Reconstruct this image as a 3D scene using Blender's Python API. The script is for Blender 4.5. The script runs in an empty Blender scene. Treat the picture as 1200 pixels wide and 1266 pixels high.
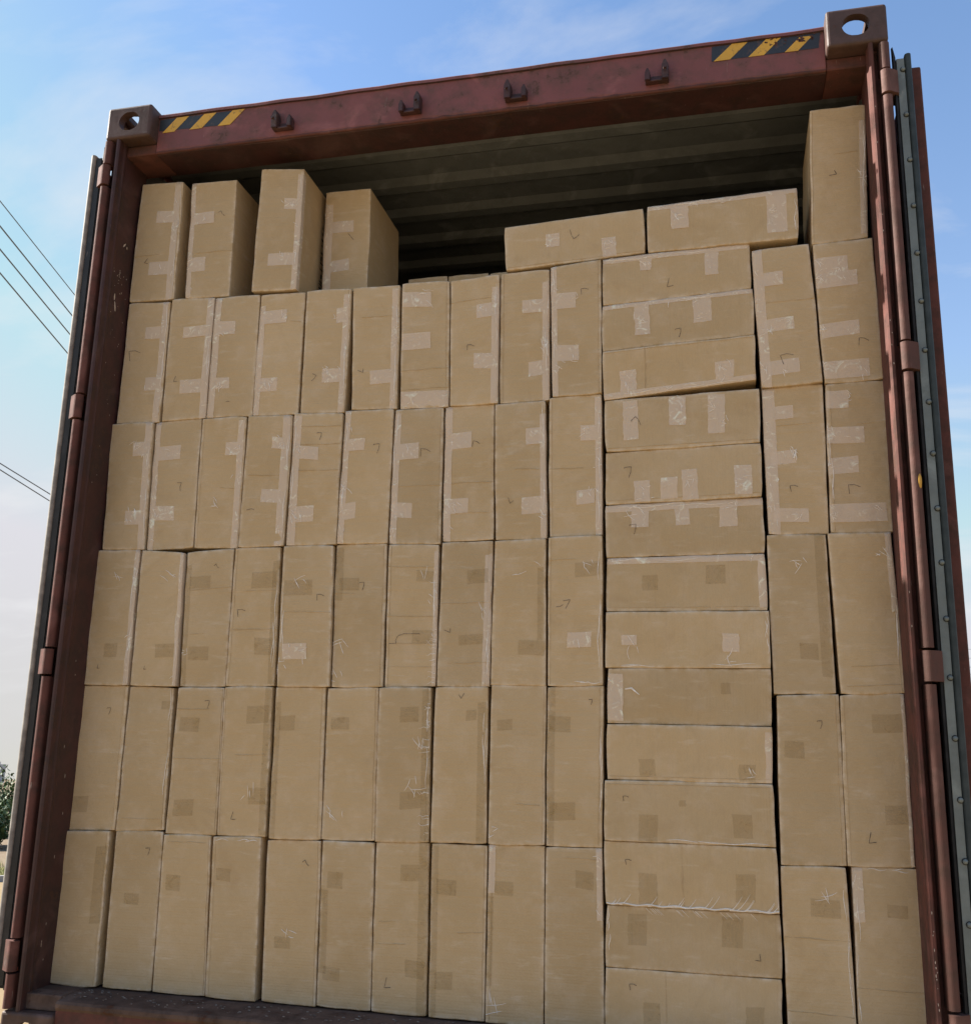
import bpy, bmesh, math, random
from mathutils import Vector, Matrix, noise

rng = random.Random(7)
sc = bpy.context.scene
COL = sc.collection

# ------------------------------------------------------------------ camera
cam = bpy.data.cameras.new('camera')
camo = bpy.data.objects.new('camera', cam)
COL.objects.link(camo)
sc.camera = camo
cam.sensor_fit = 'HORIZONTAL'
cam.sensor_width = 36.0
cam.lens = 37.479
cam.shift_y = 0.0008
cam.clip_end = 8000
camo.rotation_mode = 'QUATERNION'
CAMR = Matrix([[0.972639, 0.029281, 0.230469], [0.231154, -0.221312, -0.947412], [0.023264, 0.974763, -0.222025]])
camo.matrix_world = Matrix.Translation((0.74169, -2.60616, 0.86107)) @ CAMR.to_4x4()

# ------------------------------------------------------------------ sky, sun, exposure
SUN_AZ, SUN_EL = math.radians(-90), math.radians(36)
world = bpy.data.worlds.new('World')
sc.world = world
world.use_nodes = True
wn, wl = world.node_tree.nodes, world.node_tree.links
bg = wn['Background']
bg.inputs[1].default_value = 0.10
sky = wn.new('ShaderNodeTexSky')
sky.sky_type = 'NISHITA'
sky.sun_disc = False
sky.sun_elevation = SUN_EL
sky.sun_rotation = SUN_AZ
sky.air_density = 1.0
sky.dust_density = 0.45
sky.ozone_density = 2.2
tc = wn.new('ShaderNodeTexCoord')
sep = wn.new('ShaderNodeSeparateXYZ')
wl.new(tc.outputs['Generated'], sep.inputs[0])


def wmath(op, a, b=None, clamp=False):
    n = wn.new('ShaderNodeMath')
    n.operation = op
    n.use_clamp = clamp
    for i, v in enumerate((a, b)):
        if v is None:
            continue
        if isinstance(v, (int, float)):
            n.inputs[i].default_value = v
        else:
            wl.new(v, n.inputs[i])
    return n.outputs[0]


den = wmath('ADD', wmath('MAXIMUM', sep.outputs[2], 0.0), 0.16)
cx = wmath('DIVIDE', sep.outputs[0], den)
cy = wmath('DIVIDE', sep.outputs[1], den)
comb = wn.new('ShaderNodeCombineXYZ')
wl.new(cx, comb.inputs[0])
wl.new(cy, comb.inputs[1])
mp = wn.new('ShaderNodeMapping')
mp.inputs['Location'].default_value = (-20, -15, 0)
mp.inputs['Rotation'].default_value = (0, 0, math.radians(38))
mp.inputs['Scale'].default_value = (1.0, 1.9, 1)
wl.new(comb.outputs[0], mp.inputs[0])
cn = wn.new('ShaderNodeTexNoise')
cn.inputs['Scale'].default_value = 1.5
cn.inputs['Detail'].default_value = 9
cn.inputs['Roughness'].default_value = 0.56
cn.inputs['Distortion'].default_value = 0.35
wl.new(mp.outputs[0], cn.inputs['Vector'])
cr = wn.new('ShaderNodeValToRGB')
cr.color_ramp.elements[0].position = 0.505
cr.color_ramp.elements[1].position = 0.78
wl.new(cn.outputs['Fac'], cr.inputs[0])
# thin haze near the horizon
dot = wn.new('ShaderNodeVectorMath')
dot.operation = 'DOT_PRODUCT'
wl.new(tc.outputs['Generated'], dot.inputs[0])
dot.inputs[1].default_value = (math.sin(SUN_AZ), math.cos(SUN_AZ), 0)
toward = wmath('ADD', wmath('MULTIPLY', wmath('MAXIMUM', dot.outputs['Value'], 0.0), 0.30), 0.66)
hz = wmath('MULTIPLY', wmath('POWER', wmath('SUBTRACT', 1.0, wmath('MAXIMUM', sep.outputs[2], 0.0), True), 3.0), toward)
mixh = wn.new('ShaderNodeMixRGB')
wl.new(hz, mixh.inputs[0])
cap = wn.new('ShaderNodeMixRGB')
cap.blend_type = 'DARKEN'
cap.inputs[0].default_value = 1.0
sat = wn.new('ShaderNodeHueSaturation')
sat.inputs['Saturation'].default_value = 1.08
sat.inputs['Value'].default_value = 0.93
wl.new(sky.outputs[0], sat.inputs['Color'])
wl.new(sat.outputs[0], cap.inputs[1])
cap.inputs[2].default_value = (2.95, 2.95, 3.45, 1)
wl.new(cap.outputs[0], mixh.inputs[1])
mixh.inputs[2].default_value = (2.45, 2.42, 2.26, 1)
mixc = wn.new('ShaderNodeMixRGB')
wl.new(wmath('MULTIPLY', wmath('MULTIPLY', cr.outputs[0], 0.72), wmath('MULTIPLY', sep.outputs[2], 8.0, True)), mixc.inputs[0])
wl.new(mixh.outputs[0], mixc.inputs[1])
mixc.inputs[2].default_value = (3.2, 3.2, 3.25, 1)
wl.new(mixc.outputs[0], bg.inputs[0])

sun = bpy.data.lights.new('sun', 'SUN')
suno = bpy.data.objects.new('sun', sun)
COL.objects.link(suno)
sun.energy = 5.0
sun.angle = math.radians(0.5)
sun.color = (1.0, 0.95, 0.87)
sdir = Vector((math.sin(SUN_AZ) * math.cos(SUN_EL), math.cos(SUN_AZ) * math.cos(SUN_EL), math.sin(SUN_EL)))
suno.rotation_euler = sdir.to_track_quat('Z', 'Y').to_euler()
suno.location = (-20, 10, 20)

vs = sc.view_settings
vs.view_transform = 'Standard'
vs.look = 'None'
vs.exposure = 1.46
vs.gamma = 1.0
vs.use_curve_mapping = False

# ------------------------------------------------------------------ helpers
def link(name, me, parent=None, mat=None, loc=None):
    if mat is not None:
        for m in (mat if isinstance(mat, (list, tuple)) else [mat]):
            me.materials.append(m)
    o = bpy.data.objects.new(name, me)
    COL.objects.link(o)
    if parent is not None:
        o.parent = parent
    if loc is not None:
        o.location = loc
    return o


def from_bm(name, bm, parent=None, mat=None, loc=None, smooth=False):
    me = bpy.data.meshes.new(name)
    if smooth:
        for f in bm.faces:
            f.smooth = True
    bm.to_mesh(me)
    bm.free()
    return link(name, me, parent, mat, loc)


def empty(name, loc, label=None, cat=None, group=None):
    o = bpy.data.objects.new(name, None)
    o.empty_display_size = 0.2
    COL.objects.link(o)
    o.location = loc
    tag(o, label, cat, group)
    return o


def tag(o, label=None, cat=None, group=None, kind=None):
    if label: o['label'] = label
    if cat: o['category'] = cat
    if group: o['group'] = group
    if kind: o['kind'] = kind
    return o


def box(bm, x0, x1, y0, y1, z0, z1, bev=0.0, seg=1, mi=0):
    r = bmesh.ops.create_cube(bm, size=1.0)
    vs_ = r['verts']
    for v in vs_:
        v.co = Vector(((x0 + x1) / 2 + v.co.x * (x1 - x0), (y0 + y1) / 2 + v.co.y * (y1 - y0), (z0 + z1) / 2 + v.co.z * (z1 - z0)))
    fs = list({f for v in vs_ for f in v.link_faces})
    for f in fs: f.material_index = mi
    if bev > 0:
        es = list({e for v in vs_ for e in v.link_edges})
        bmesh.ops.bevel(bm, geom=es, offset=bev, segments=seg, affect='EDGES', profile=0.5)


def bxo(name, dims, parent, mat, bev=0.0, seg=1, smooth=False):
    bm = bmesh.new()
    box(bm, *dims, bev=bev, seg=seg)
    return from_bm(name, bm, parent, mat, smooth=smooth)


def prism(name, pts, z0, z1, parent, mat, axis='z', smooth=False, bev=0.0):
    """closed profile pts extruded along an axis"""
    bm = bmesh.new()
    def P(a, b, c):
        return {'z': (a, b, c), 'x': (c, a, b), 'y': (a, c, b)}[axis]
    lo = [bm.verts.new(P(a, b, z0)) for a, b in pts]
    hi = [bm.verts.new(P(a, b, z1)) for a, b in pts]
    n = len(pts)
    bm.faces.new(lo); bm.faces.new(hi[::-1])
    for i in range(n):
        bm.faces.new((lo[i], lo[(i + 1) % n], hi[(i + 1) % n], hi[i]))
    bmesh.ops.recalc_face_normals(bm, faces=bm.faces)
    if bev > 0:
        es = [e for e in bm.edges]
        bmesh.ops.bevel(bm, geom=es, offset=bev, segments=2, affect='EDGES', profile=0.5, clamp_overlap=True)
    return from_bm(name, bm, parent, mat, smooth=smooth)


def tube(bm, pts, r, n=8, closed=False, mi=0):
    rings = []
    m = len(pts)
    for i, p in enumerate(pts):
        p = Vector(p)
        a = Vector(pts[max(i - 1, 0)]); b = Vector(pts[min(i + 1, m - 1)])
        t = (b - a).normalized()
        up = Vector((0, 0, 1)) if abs(t.z) < 0.9 else Vector((1, 0, 0))
        s = t.cross(up).normalized(); u = s.cross(t).normalized()
        rr = r if not isinstance(r, (list, tuple)) else r[i]
        rings.append([bm.verts.new(p + (s * math.cos(k / n * 2 * math.pi) + u * math.sin(k / n * 2 * math.pi)) * rr) for k in range(n)])
    for i in range(m - 1):
        for k in range(n):
            f = bm.faces.new((rings[i][k], rings[i][(k + 1) % n], rings[i + 1][(k + 1) % n], rings[i + 1][k]))
            f.material_index = mi; f.smooth = True
    f = bm.faces.new(rings[0]); f.material_index = mi
    f = bm.faces.new(rings[-1][::-1]); f.material_index = mi


# ------------------------------------------------------------------ materials
class NT:
    def __init__(s, name):
        s.m = bpy.data.materials.new(name)
        s.m.use_nodes = True
        s.n, s.l = s.m.node_tree.nodes, s.m.node_tree.links
        s.b = s.n['Principled BSDF']
        s.out = s.n['Material Output']
        s.tc = s.n.new('ShaderNodeTexCoord')

    def put(s, v, sock):
        if isinstance(v, (int, float)): sock.default_value = v
        elif isinstance(v, tuple): sock.default_value = (*v, 1) if len(v) == 3 and sock.type == 'RGBA' else v
        else: s.l.new(v, sock)

    def noise(s, scale, detail=4, rough=0.55, vec=None, dist=0, sc3=None, seed=True):
        n = s.n.new('ShaderNodeTexNoise')
        n.inputs['Scale'].default_value = scale
        n.inputs['Detail'].default_value = detail
        n.inputs['Roughness'].default_value = rough
        n.inputs['Distortion'].default_value = dist
        v = vec or s.tc.outputs['Object']
        if sc3:
            mpn = s.n.new('ShaderNodeMapping'); mpn.inputs['Scale'].default_value = sc3
            s.l.new(v, mpn.inputs[0]); v = mpn.outputs[0]
        s.l.new(v, n.inputs['Vector'])
        return n.outputs['Fac']

    def ramp(s, f, p0, p1, c0=(0, 0, 0), c1=(1, 1, 1)):
        r = s.n.new('ShaderNodeValToRGB')
        e = r.color_ramp.elements
        e[0].position, e[1].position = p0, p1
        e[0].color, e[1].color = (*c0, 1), (*c1, 1)
        s.l.new(f, r.inputs[0])
        return r.outputs[0]

    def mix(s, f, a, b, mode='MIX'):
        m = s.n.new('ShaderNodeMixRGB'); m.blend_type = mode
        s.put(f, m.inputs[0]); s.put(a, m.inputs[1]); s.put(b, m.inputs[2])
        return m.outputs[0]

    def math(s, op, a, b=None, clamp=False):
        m = s.n.new('ShaderNodeMath'); m.operation = op; m.use_clamp = clamp
        s.put(a, m.inputs[0])
        if b is not None: s.put(b, m.inputs[1])
        return m.outputs[0]

    def bump(s, h, strength=0.3, dist=0.002):
        b = s.n.new('ShaderNodeBump')
        b.inputs['Strength'].default_value = strength
        b.inputs['Distance'].default_value = dist
        s.l.new(h, b.inputs['Height'])
        s.l.new(b.outputs[0], s.b.inputs['Normal'])

    def fin(s, col, rough=0.6, metal=0.0, spec=0.5, alpha=None):
        s.put(col, s.b.inputs['Base Color']); s.put(rough, s.b.inputs['Roughness'])
        s.put(metal, s.b.inputs['Metallic']); s.put(spec, s.b.inputs['Specular IOR Level'])
        if alpha is not None: s.put(alpha, s.b.inputs['Alpha'])
        return s.m


def mat_card():
    t = NT('corrugated_cardboard')
    geo = t.n.new('ShaderNodeNewGeometry')
    oi = t.n.new('ShaderNodeObjectInfo')
    pos = geo.outputs['Position']
    big = t.noise(3.2, 3, 0.5, vec=pos)
    mid = t.noise(17, 5, 0.6, vec=pos)
    fib = t.noise(420, 2, 0.6, vec=pos)
    c = t.mix(t.ramp(big, 0.3, 0.7), (0.500, 0.356, 0.190), (0.558, 0.410, 0.236))
    c = t.mix(t.math('MULTIPLY', t.ramp(mid, 0.50, 0.72), 0.34), c, (0.63, 0.49, 0.34))
    c = t.mix(t.math('MULTIPLY', t.ramp(fib, 0.35, 0.65), 0.12), c, (0.26, 0.18, 0.10))
    # per-box shade
    br = t.math('ADD', t.math('MULTIPLY', oi.outputs['Random'], 0.15), 0.91)
    hsv = t.n.new('ShaderNodeHueSaturation')
    t.l.new(br, hsv.inputs['Value']); t.l.new(c, hsv.inputs['Color'])
    hsv.inputs['Saturation'].default_value = 0.98
    c = hsv.outputs[0]
    # worn, paler paper along folded edges
    at = t.n.new('ShaderNodeAttribute'); at.attribute_name = 'wear'
    wn_ = t.ramp(t.noise(38, 4, 0.6, vec=pos), 0.38, 0.68)
    c = t.mix(t.math('MULTIPLY', t.math('MULTIPLY', at.outputs['Fac'], wn_), 0.75), c, (0.72, 0.62, 0.49))
    # scuffs
    sc_ = t.ramp(t.noise(9, 7, 0.7, vec=pos, sc3=(1, 1, 5)), 0.58, 0.74)
    c = t.mix(t.math('MULTIPLY', sc_, 0.42), c, (0.66, 0.56, 0.43))
    st_ = t.ramp(t.noise(5.5, 6, 0.65, vec=pos, dist=1.5), 0.56, 0.72)
    c = t.mix(t.math('MULTIPLY', st_, 0.22), c, (0.36, 0.235, 0.12))
    # flute lines across the long side (UV y runs along the long side)
    uv = t.n.new('ShaderNodeUVMap'); uv.uv_map = 'UVMap'
    w = t.n.new('ShaderNodeTexWave'); w.wave_type = 'BANDS'; w.bands_direction = 'Y'
    w.inputs['Scale'].default_value = 42; w.inputs['Distortion'].default_value = 0.6; w.inputs['Detail'].default_value = 1
    t.l.new(uv.outputs[0], w.inputs['Vector'])
    lines = t.noise(60, 3, 0.6, vec=uv.outputs[0], sc3=(0.02, 1, 1))
    h = t.math('ADD', t.math('MULTIPLY', w.outputs['Fac'], 0.07), t.math('MULTIPLY', lines, 0.9))
    h = t.math('ADD', h, t.math('MULTIPLY', t.noise(26, 5, 0.6, vec=pos), 1.6))
    t.bump(h, 0.75, 0.0026)
    return t.fin(c, 0.82, spec=0.25)


def mat_tape(name, base, alpha, rough, wr=1.0):
    t = NT(name)
    geo = t.n.new('ShaderNodeNewGeometry'); pos = geo.outputs['Position']
    uv = t.n.new('ShaderNodeUVMap'); uv.uv_map = 'UVMap'
    n1 = t.noise(30, 6, 0.65, vec=pos, dist=1.2)
    n2 = t.noise(90, 4, 0.6, vec=pos, dist=2.0)
    wrk = t.ramp(n1, 0.56, 0.70)
    c = t.mix(wrk, base, tuple(min(1, b * 1.3 + 0.05) for b in base))
    a = t.math('ADD', alpha, t.math('MULTIPLY', wrk, 0.22), True)
    t.bump(t.math('ADD', n1, t.math('MULTIPLY', n2, 0.4)), 0.5 * wr, 0.006)
    return t.fin(c, rough, spec=0.3, alpha=a)


def mat_paint(name, base, dark, rough=0.5, dirt=0.5, rust=True, scratch=True, spec=0.4):
    t = NT(name)
    geo = t.n.new('ShaderNodeNewGeometry'); pos = geo.outputs['Position']
    n1 = t.noise(2.3, 6, 0.6, vec=pos)
    n2 = t.noise(14, 8, 0.7, vec=pos)
    n3 = t.noise(60, 5, 0.7, vec=pos)
    c = t.mix(t.ramp(n1, 0.35, 0.68), base, tuple(b * 0.72 for b in base))
    c = t.mix(t.math('MULTIPLY', t.ramp(n2, 0.45, 0.62), dirt), c, dark)
    # sun-bleached chalky patches
    n4 = t.noise(7, 5, 0.6, vec=pos, dist=0.8)
    c = t.mix(t.math('MULTIPLY', t.ramp(n4, 0.56, 0.70), 0.42), c, tuple(min(1, b * 1.55 + 0.03) for b in base))
    if rust:
        r = t.ramp(t.math('ADD', t.math('MULTIPLY', n2, 0.6), t.math('MULTIPLY', n3, 0.4)), 0.57, 0.62)
        c = t.mix(t.math('MULTIPLY', r, 0.8), c, (0.075, 0.032, 0.018))
    if scratch:
        s1 = t.noise(90, 3, 0.7, vec=pos, sc3=(1, 1, 0.12))
        c = t.mix(t.math('MULTIPLY', t.ramp(s1, 0.70, 0.76), 0.45), c, (0.42, 0.34, 0.30))
    t.bump(t.math('ADD', n2, t.math('MULTIPLY', n3, 0.5)), 0.45, 0.003)
    return t.fin(c, t.math('ADD', t.math('MULTIPLY', n2, 0.3), rough - 0.15), spec=spec)


M = {}
M['card'] = mat_card()
M['tape_pale'] = mat_tape('clear_packing_tape', (0.92, 0.76, 0.60), 0.50, 0.34)
M['tape_dull'] = mat_tape('pressed_packing_tape', (0.34, 0.220, 0.065), 0.15, 0.6, 0.15)
M['fold'] = mat_tape('tape_fold', (0.95, 0.89, 0.80), 0.72, 0.3, 0.1)
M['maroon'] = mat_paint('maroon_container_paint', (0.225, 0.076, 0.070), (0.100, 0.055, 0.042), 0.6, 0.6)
M['maroon_shaded'] = mat_paint('shade_darkened_maroon_paint', (0.068, 0.027, 0.024), (0.030, 0.020, 0.018), 0.55, 0.7)  # darker maroon: shade on left post and header underside put into the colour
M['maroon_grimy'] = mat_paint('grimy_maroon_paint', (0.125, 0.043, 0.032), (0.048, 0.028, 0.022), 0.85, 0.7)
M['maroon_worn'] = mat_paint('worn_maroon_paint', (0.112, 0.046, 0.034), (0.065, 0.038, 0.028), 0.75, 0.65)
M['casting'] = mat_paint('cast_steel_paint', (0.098, 0.054, 0.042), (0.045, 0.028, 0.021), 0.6, 0.6)
M['inner'] = mat_paint('dusty_grey_inner_paint', (0.20, 0.212, 0.212), (0.12, 0.126, 0.124), 0.7, 0.5, rust=False, scratch=False, spec=0.2)
M['sill'] = mat_paint('dirty_sill', (0.130, 0.085, 0.066), (0.050, 0.034, 0.028), 0.9, 0.7, spec=0.12)
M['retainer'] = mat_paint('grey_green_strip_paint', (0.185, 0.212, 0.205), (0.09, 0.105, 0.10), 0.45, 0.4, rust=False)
M['retainer_dark'] = mat_paint('shaded_dirty_strip', (0.020, 0.019, 0.020), (0.012, 0.011, 0.010), 0.5, 0.5, rust=False)  # left door's copy of the strip, shade and dirt both in its colour
t = NT('black_rubber'); M['rubber'] = t.fin(t.mix(t.ramp(t.noise(30, 5), 0.4, 0.7), (0.010, 0.010, 0.011), (0.022, 0.022, 0.023)), 0.65, spec=0.3)
t = NT('teal_rubber'); M['rubber_grey'] = t.fin(t.mix(t.ramp(t.noise(30, 5), 0.4, 0.7), (0.022, 0.032, 0.034), (0.04, 0.052, 0.054)), 0.6, spec=0.4)
t = NT('sunlit_rubber'); M['rubber_sunlit'] = t.fin(t.mix(t.ramp(t.noise(30, 5), 0.4, 0.7), (0.20, 0.18, 0.16), (0.34, 0.31, 0.27)), 0.7)  # pale rubber for the left bulb, its sunlit edge put into the colour
t = NT('zinc_bolt'); M['bolt'] = t.fin(t.mix(t.ramp(t.noise(200, 3), 0.4, 0.7), (0.15, 0.17, 0.17), (0.09, 0.09, 0.08)), 0.5, 0.3)
t = NT('ink'); M['ink'] = t.fin((0.035, 0.028, 0.028), 0.7, alpha=t.ramp(t.noise(260, 3), 0.30, 0.5, (0.35, 0.35, 0.35), (0.85, 0.85, 0.85)))
t = NT('black_print'); M['print'] = t.fin((0.03, 0.025, 0.02), 0.7)
t = NT('paint_fleck'); M['fleck'] = t.fin((0.55, 0.46, 0.38), 0.7)
t = NT('yellow_paint'); M['ypaint'] = t.fin((0.55, 0.30, 0.04), 0.6)
t = NT('wood_floor'); M['wood'] = t.fin(t.mix(t.ramp(t.noise(6, 6, sc3=(8, 1, 1)), 0.3, 0.7), (0.14, 0.09, 0.05), (0.08, 0.05, 0.03)), 0.7)


def mat_hazard(name, c0):
    t = NT(name)
    geo = t.n.new('ShaderNodeNewGeometry'); pos = geo.outputs['Position']
    n = t.ramp(t.noise(55, 7, 0.7, vec=pos, sc3=(1, 1, 0.6)), 0.57, 0.62)
    c = t.mix(t.ramp(t.noise(25, 4, vec=pos), 0.3, 0.75), c0, tuple(k * 0.78 for k in c0))
    c = t.mix(t.math('MULTIPLY', n, 0.55), c, (0.10, 0.055, 0.035))
    return t.fin(c, 0.45)


M['hazard_yellow'] = mat_hazard('hazard_yellow', (0.72, 0.40, 0.035))
M['hazard_black'] = mat_hazard('hazard_black', (0.028, 0.030, 0.034))

# ------------------------------------------------------------------ ground and surroundings
GZ = -1.25
CX, CY = 0.7417, -2.6062


def polar(az, d):
    return (CX - math.sin(math.radians(az)) * d, CY + math.cos(math.radians(az)) * d)


# the trailer stands nose-up on a gentle slope: the ground falls away to the left front
_dir = Vector((-math.sin(math.radians(38)), math.cos(math.radians(38)), 0))
_ax = _dir.cross(Vector((0, 0, 1))).normalized()
TILT = Matrix.Translation((CX, CY, GZ)) @ Matrix.Rotation(math.radians(-2.3), 4, _ax) @ Matrix.Translation((-CX, -CY, -GZ))


def lay(o):
    o.matrix_basis = TILT @ o.matrix_basis
    return o


def mat_ground(name, c0, c1, sc1=0.35, rough=0.9):
    t = NT(name)
    geo = t.n.new('ShaderNodeNewGeometry'); pos = geo.outputs['Position']
    c = t.mix(t.ramp(t.noise(sc1, 8, 0.6, vec=pos), 0.35, 0.65), c0, c1)
    c = t.mix(t.math('MULTIPLY', t.ramp(t.noise(sc1 * 20, 6, 0.7, vec=pos), 0.5, 0.7), 0.4), c, tuple(k * 0.6 for k in c0))
    t.bump(t.noise(30, 6, 0.7, vec=pos), 0.4, 0.01)
    return t.fin(c, rough, spec=0.2)


def sheet(name, pts, z, mat, kind='structure'):
    bm = bmesh.new()
    bm.faces.new([bm.verts.new((x, y, z)) for x, y in pts])
    bmesh.ops.recalc_face_normals(bm, faces=bm.faces)
    o = from_bm(name, bm, None, mat)
    if o.data.polygons[0].normal.z < 0: o.data.flip_normals()
    return lay(tag(o, kind=kind))


def disc(r, n=64):
    return [(r * math.cos(a / n * 2 * math.pi), r * math.sin(a / n * 2 * math.pi)) for a in range(n)]


sheet('ground', disc(3500), GZ, mat_ground('dry_soil', (0.15, 0.105, 0.065), (0.20, 0.15, 0.10)))
# azimuth helpers measured from the camera spot (x right, y into the container)
# concrete yard round the container, its left edge runs across the view to the left
ya, yb = polar(62, 26.0), polar(22, 26.0)
dx, dy = (yb[0] - ya[0]), (yb[1] - ya[1])
L = math.hypot(dx, dy); dx /= L; dy /= L
nx, ny = -dy, dx                    # outward
def band(a0, a1, s0=-60, s1=60):
    o = []
    for s, a in ((s0, a0), (s1, a0), (s1, a1), (s0, a1)):
        o.append((ya[0] + dx * s + nx * a, ya[1] + dy * s + ny * a))
    return o
sheet('yard', band(-110, 0, -90, 90), GZ + 0.02, mat_ground('yard_concrete', (0.26, 0.188, 0.102), (0.205, 0.150, 0.085), 0.25))
sheet('grass_verge', band(0.15, 4.2), GZ + 0.008, mat_ground('verge_soil', (0.14, 0.15, 0.05), (0.20, 0.17, 0.07), 2.0))
# kerb between yard and verge
bm = bmesh.new()
kb = band(0.0, 0.15)
lo = [bm.verts.new((x, y, GZ + 0.0)) for x, y in kb]; hi = [bm.verts.new((x, y, GZ + 0.14)) for x, y in kb]
bm.faces.new(lo[::-1]); bm.faces.new(hi)
for i in range(4): bm.faces.new((lo[i], lo[(i + 1) % 4], hi[(i + 1) % 4], hi[i]))
bmesh.ops.recalc_face_normals(bm, faces=bm.faces)
lay(tag(from_bm('kerb', bm, None, mat_ground('kerb_concrete', (0.38, 0.37, 0.35), (0.30, 0.29, 0.28), 1.5)), kind='structure'))

# grass tufts on the verge
def mat_leaf(name, c0, c1):
    t = NT(name)
    oi = t.n.new('ShaderNodeNewGeometry')
    c = t.mix(oi.outputs['Random Per Island'], c0, c1)
    t.b.inputs['Transmission Weight'].default_value = 0.0
    return t.fin(c, 0.55, spec=0.3)


bm = bmesh.new()
for i in range(9000):
    s = rng.uniform(-10, 10); a = rng.uniform(0.2, 5.0)
    x = ya[0] + dx * (L / 2 + s) + nx * a; y = ya[1] + dy * (L / 2 + s) + ny * a
    h = rng.uniform(0.08, 0.26); th = rng.uniform(0, 6.28); w = 0.008
    ex, ey = math.cos(th) * w, math.sin(th) * w
    lx, ly = rng.uniform(-.08, .08), rng.uniform(-.08, .08)
    v = [bm.verts.new(p) for p in ((x - ex, y - ey, GZ), (x + ex, y + ey, GZ), (x + lx, y + ly, GZ + h))]
    bm.faces.new(v)
lay(from_bm('grass', bm, None, mat_leaf('verge_grass', (0.10, 0.14, 0.03), (0.30, 0.27, 0.09))))
tag(bpy.data.objects['grass'],
    'yellow-green grass on the verge left of the container', 'grass', kind='stuff')

leafm = mat_leaf('bush_leaves', (0.035, 0.075, 0.022), (0.11, 0.15, 0.06))
bark = NT('bush_bark'); barkm = bark.fin((0.09, 0.065, 0.045), 0.9)


def bush(name, x, y, r, h, label, seed, n=1800):
    rr = random.Random(seed)
    root = lay(empty(name, (x, y, GZ), label, 'bush', 'bushes along the far side of the verge'))
    bm = bmesh.new()
    for k in range(7):
        a = rr.uniform(0, 6.28); ln = h * rr.uniform(.55, .85)
        e = (math.cos(a) * r * .6, math.sin(a) * r * .6, ln)
        tube(bm, [(0, 0, 0), (e[0] * .35, e[1] * .35, ln * .5), e], [0.035, 0.022, 0.008], 6)
    from_bm('stem', bm, root, barkm)
    bm = bmesh.new()
    lobes = [(rr.uniform(-.6, .6) * r, rr.uniform(-.6, .6) * r, h * rr.uniform(.3, .8), rr.uniform(.3, .5) * r) for _ in range(11)]
    for i in range(n):
        lx, ly, lz, lr = rr.choice(lobes)
        d = Vector((rr.gauss(0, 1), rr.gauss(0, 1), rr.gauss(0, 1))).normalized() * lr * rr.uniform(.55, 1.08)
        c = Vector((lx, ly, max(.05, lz + d.z * .9))) + Vector((d.x, d.y, 0))
        s = rr.uniform(.06, .13)
        q = Matrix.Rotation(rr.uniform(0, 6.28), 3, 'Z') @ Matrix.Rotation(rr.uniform(-1.2, 1.2), 3, 'X')
        pts = [q @ Vector(p) * s for p in ((-.45, 0, 0), (0, -1, .1), (.45, 0, 0), (0, 1, .1))]
        bm.faces.new([bm.verts.new(c + p) for p in pts])
    from_bm('crown', bm, root, leafm)
    return root


bl = ['rounded dark green bush peeking out left of the open left door',
      'lower leafy bush behind the container, hidden side of the left door',
      'broad green bush further left along the verge',
      'taller green bush at the far left of the verge',
      'small bush at the near end of the row',
      'low scrubby bush in front of the dark green one, at the left edge']
for i, (az, d, r, h) in enumerate([(38.7, 45, 2.1, 2.55), (35.2, 46.5, 2.3, 2.2), (42.5, 45, 2.4, 2.6), (47.0, 44.5, 2.6, 2.9), (51.5, 44, 1.9, 2.1), (38.9, 37, 1.7, 1.15)]):
    x, y = polar(az, d)
    if i in (0, 2, 5): bush('bush', x, y, r, h, bl[i], 20 + i, 5200)
    else: bush('bush', x, y, r, h, bl[i], 20 + i)

# a distant tower block over the bushes
x, y = polar(38.66, 620)
tb = lay(empty('tower_block', (x, y, GZ), 'faint grey tower block far off above the bushes at the left edge', 'building'))
t = NT('far_concrete'); fc = t.fin((0.5, 0.5, 0.5), 0.9)
t = NT('far_window'); fw = t.fin((0.22, 0.25, 0.29), 0.4)
bxo('wall', (-4.5, 4.5, -5, 5, 0, 9.6), tb, fc)
bxo('roof', (-2.5, 2.5, -3, 3, 9.6, 11), tb, fc)
wm = None
for k in range(2):
    for j in (-2.6, 0, 2.6):
        if wm is None:
            w_ = bxo('window', (-.8, .8, -.12, 0, 0, 1.5), tb, fw); wm = w_.data
        else:
            w_ = bpy.data.objects.new('window', wm); COL.objects.link(w_); w_.parent = tb
        w_.location = (j, -5, 1.8 + 3.1 * k)

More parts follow.
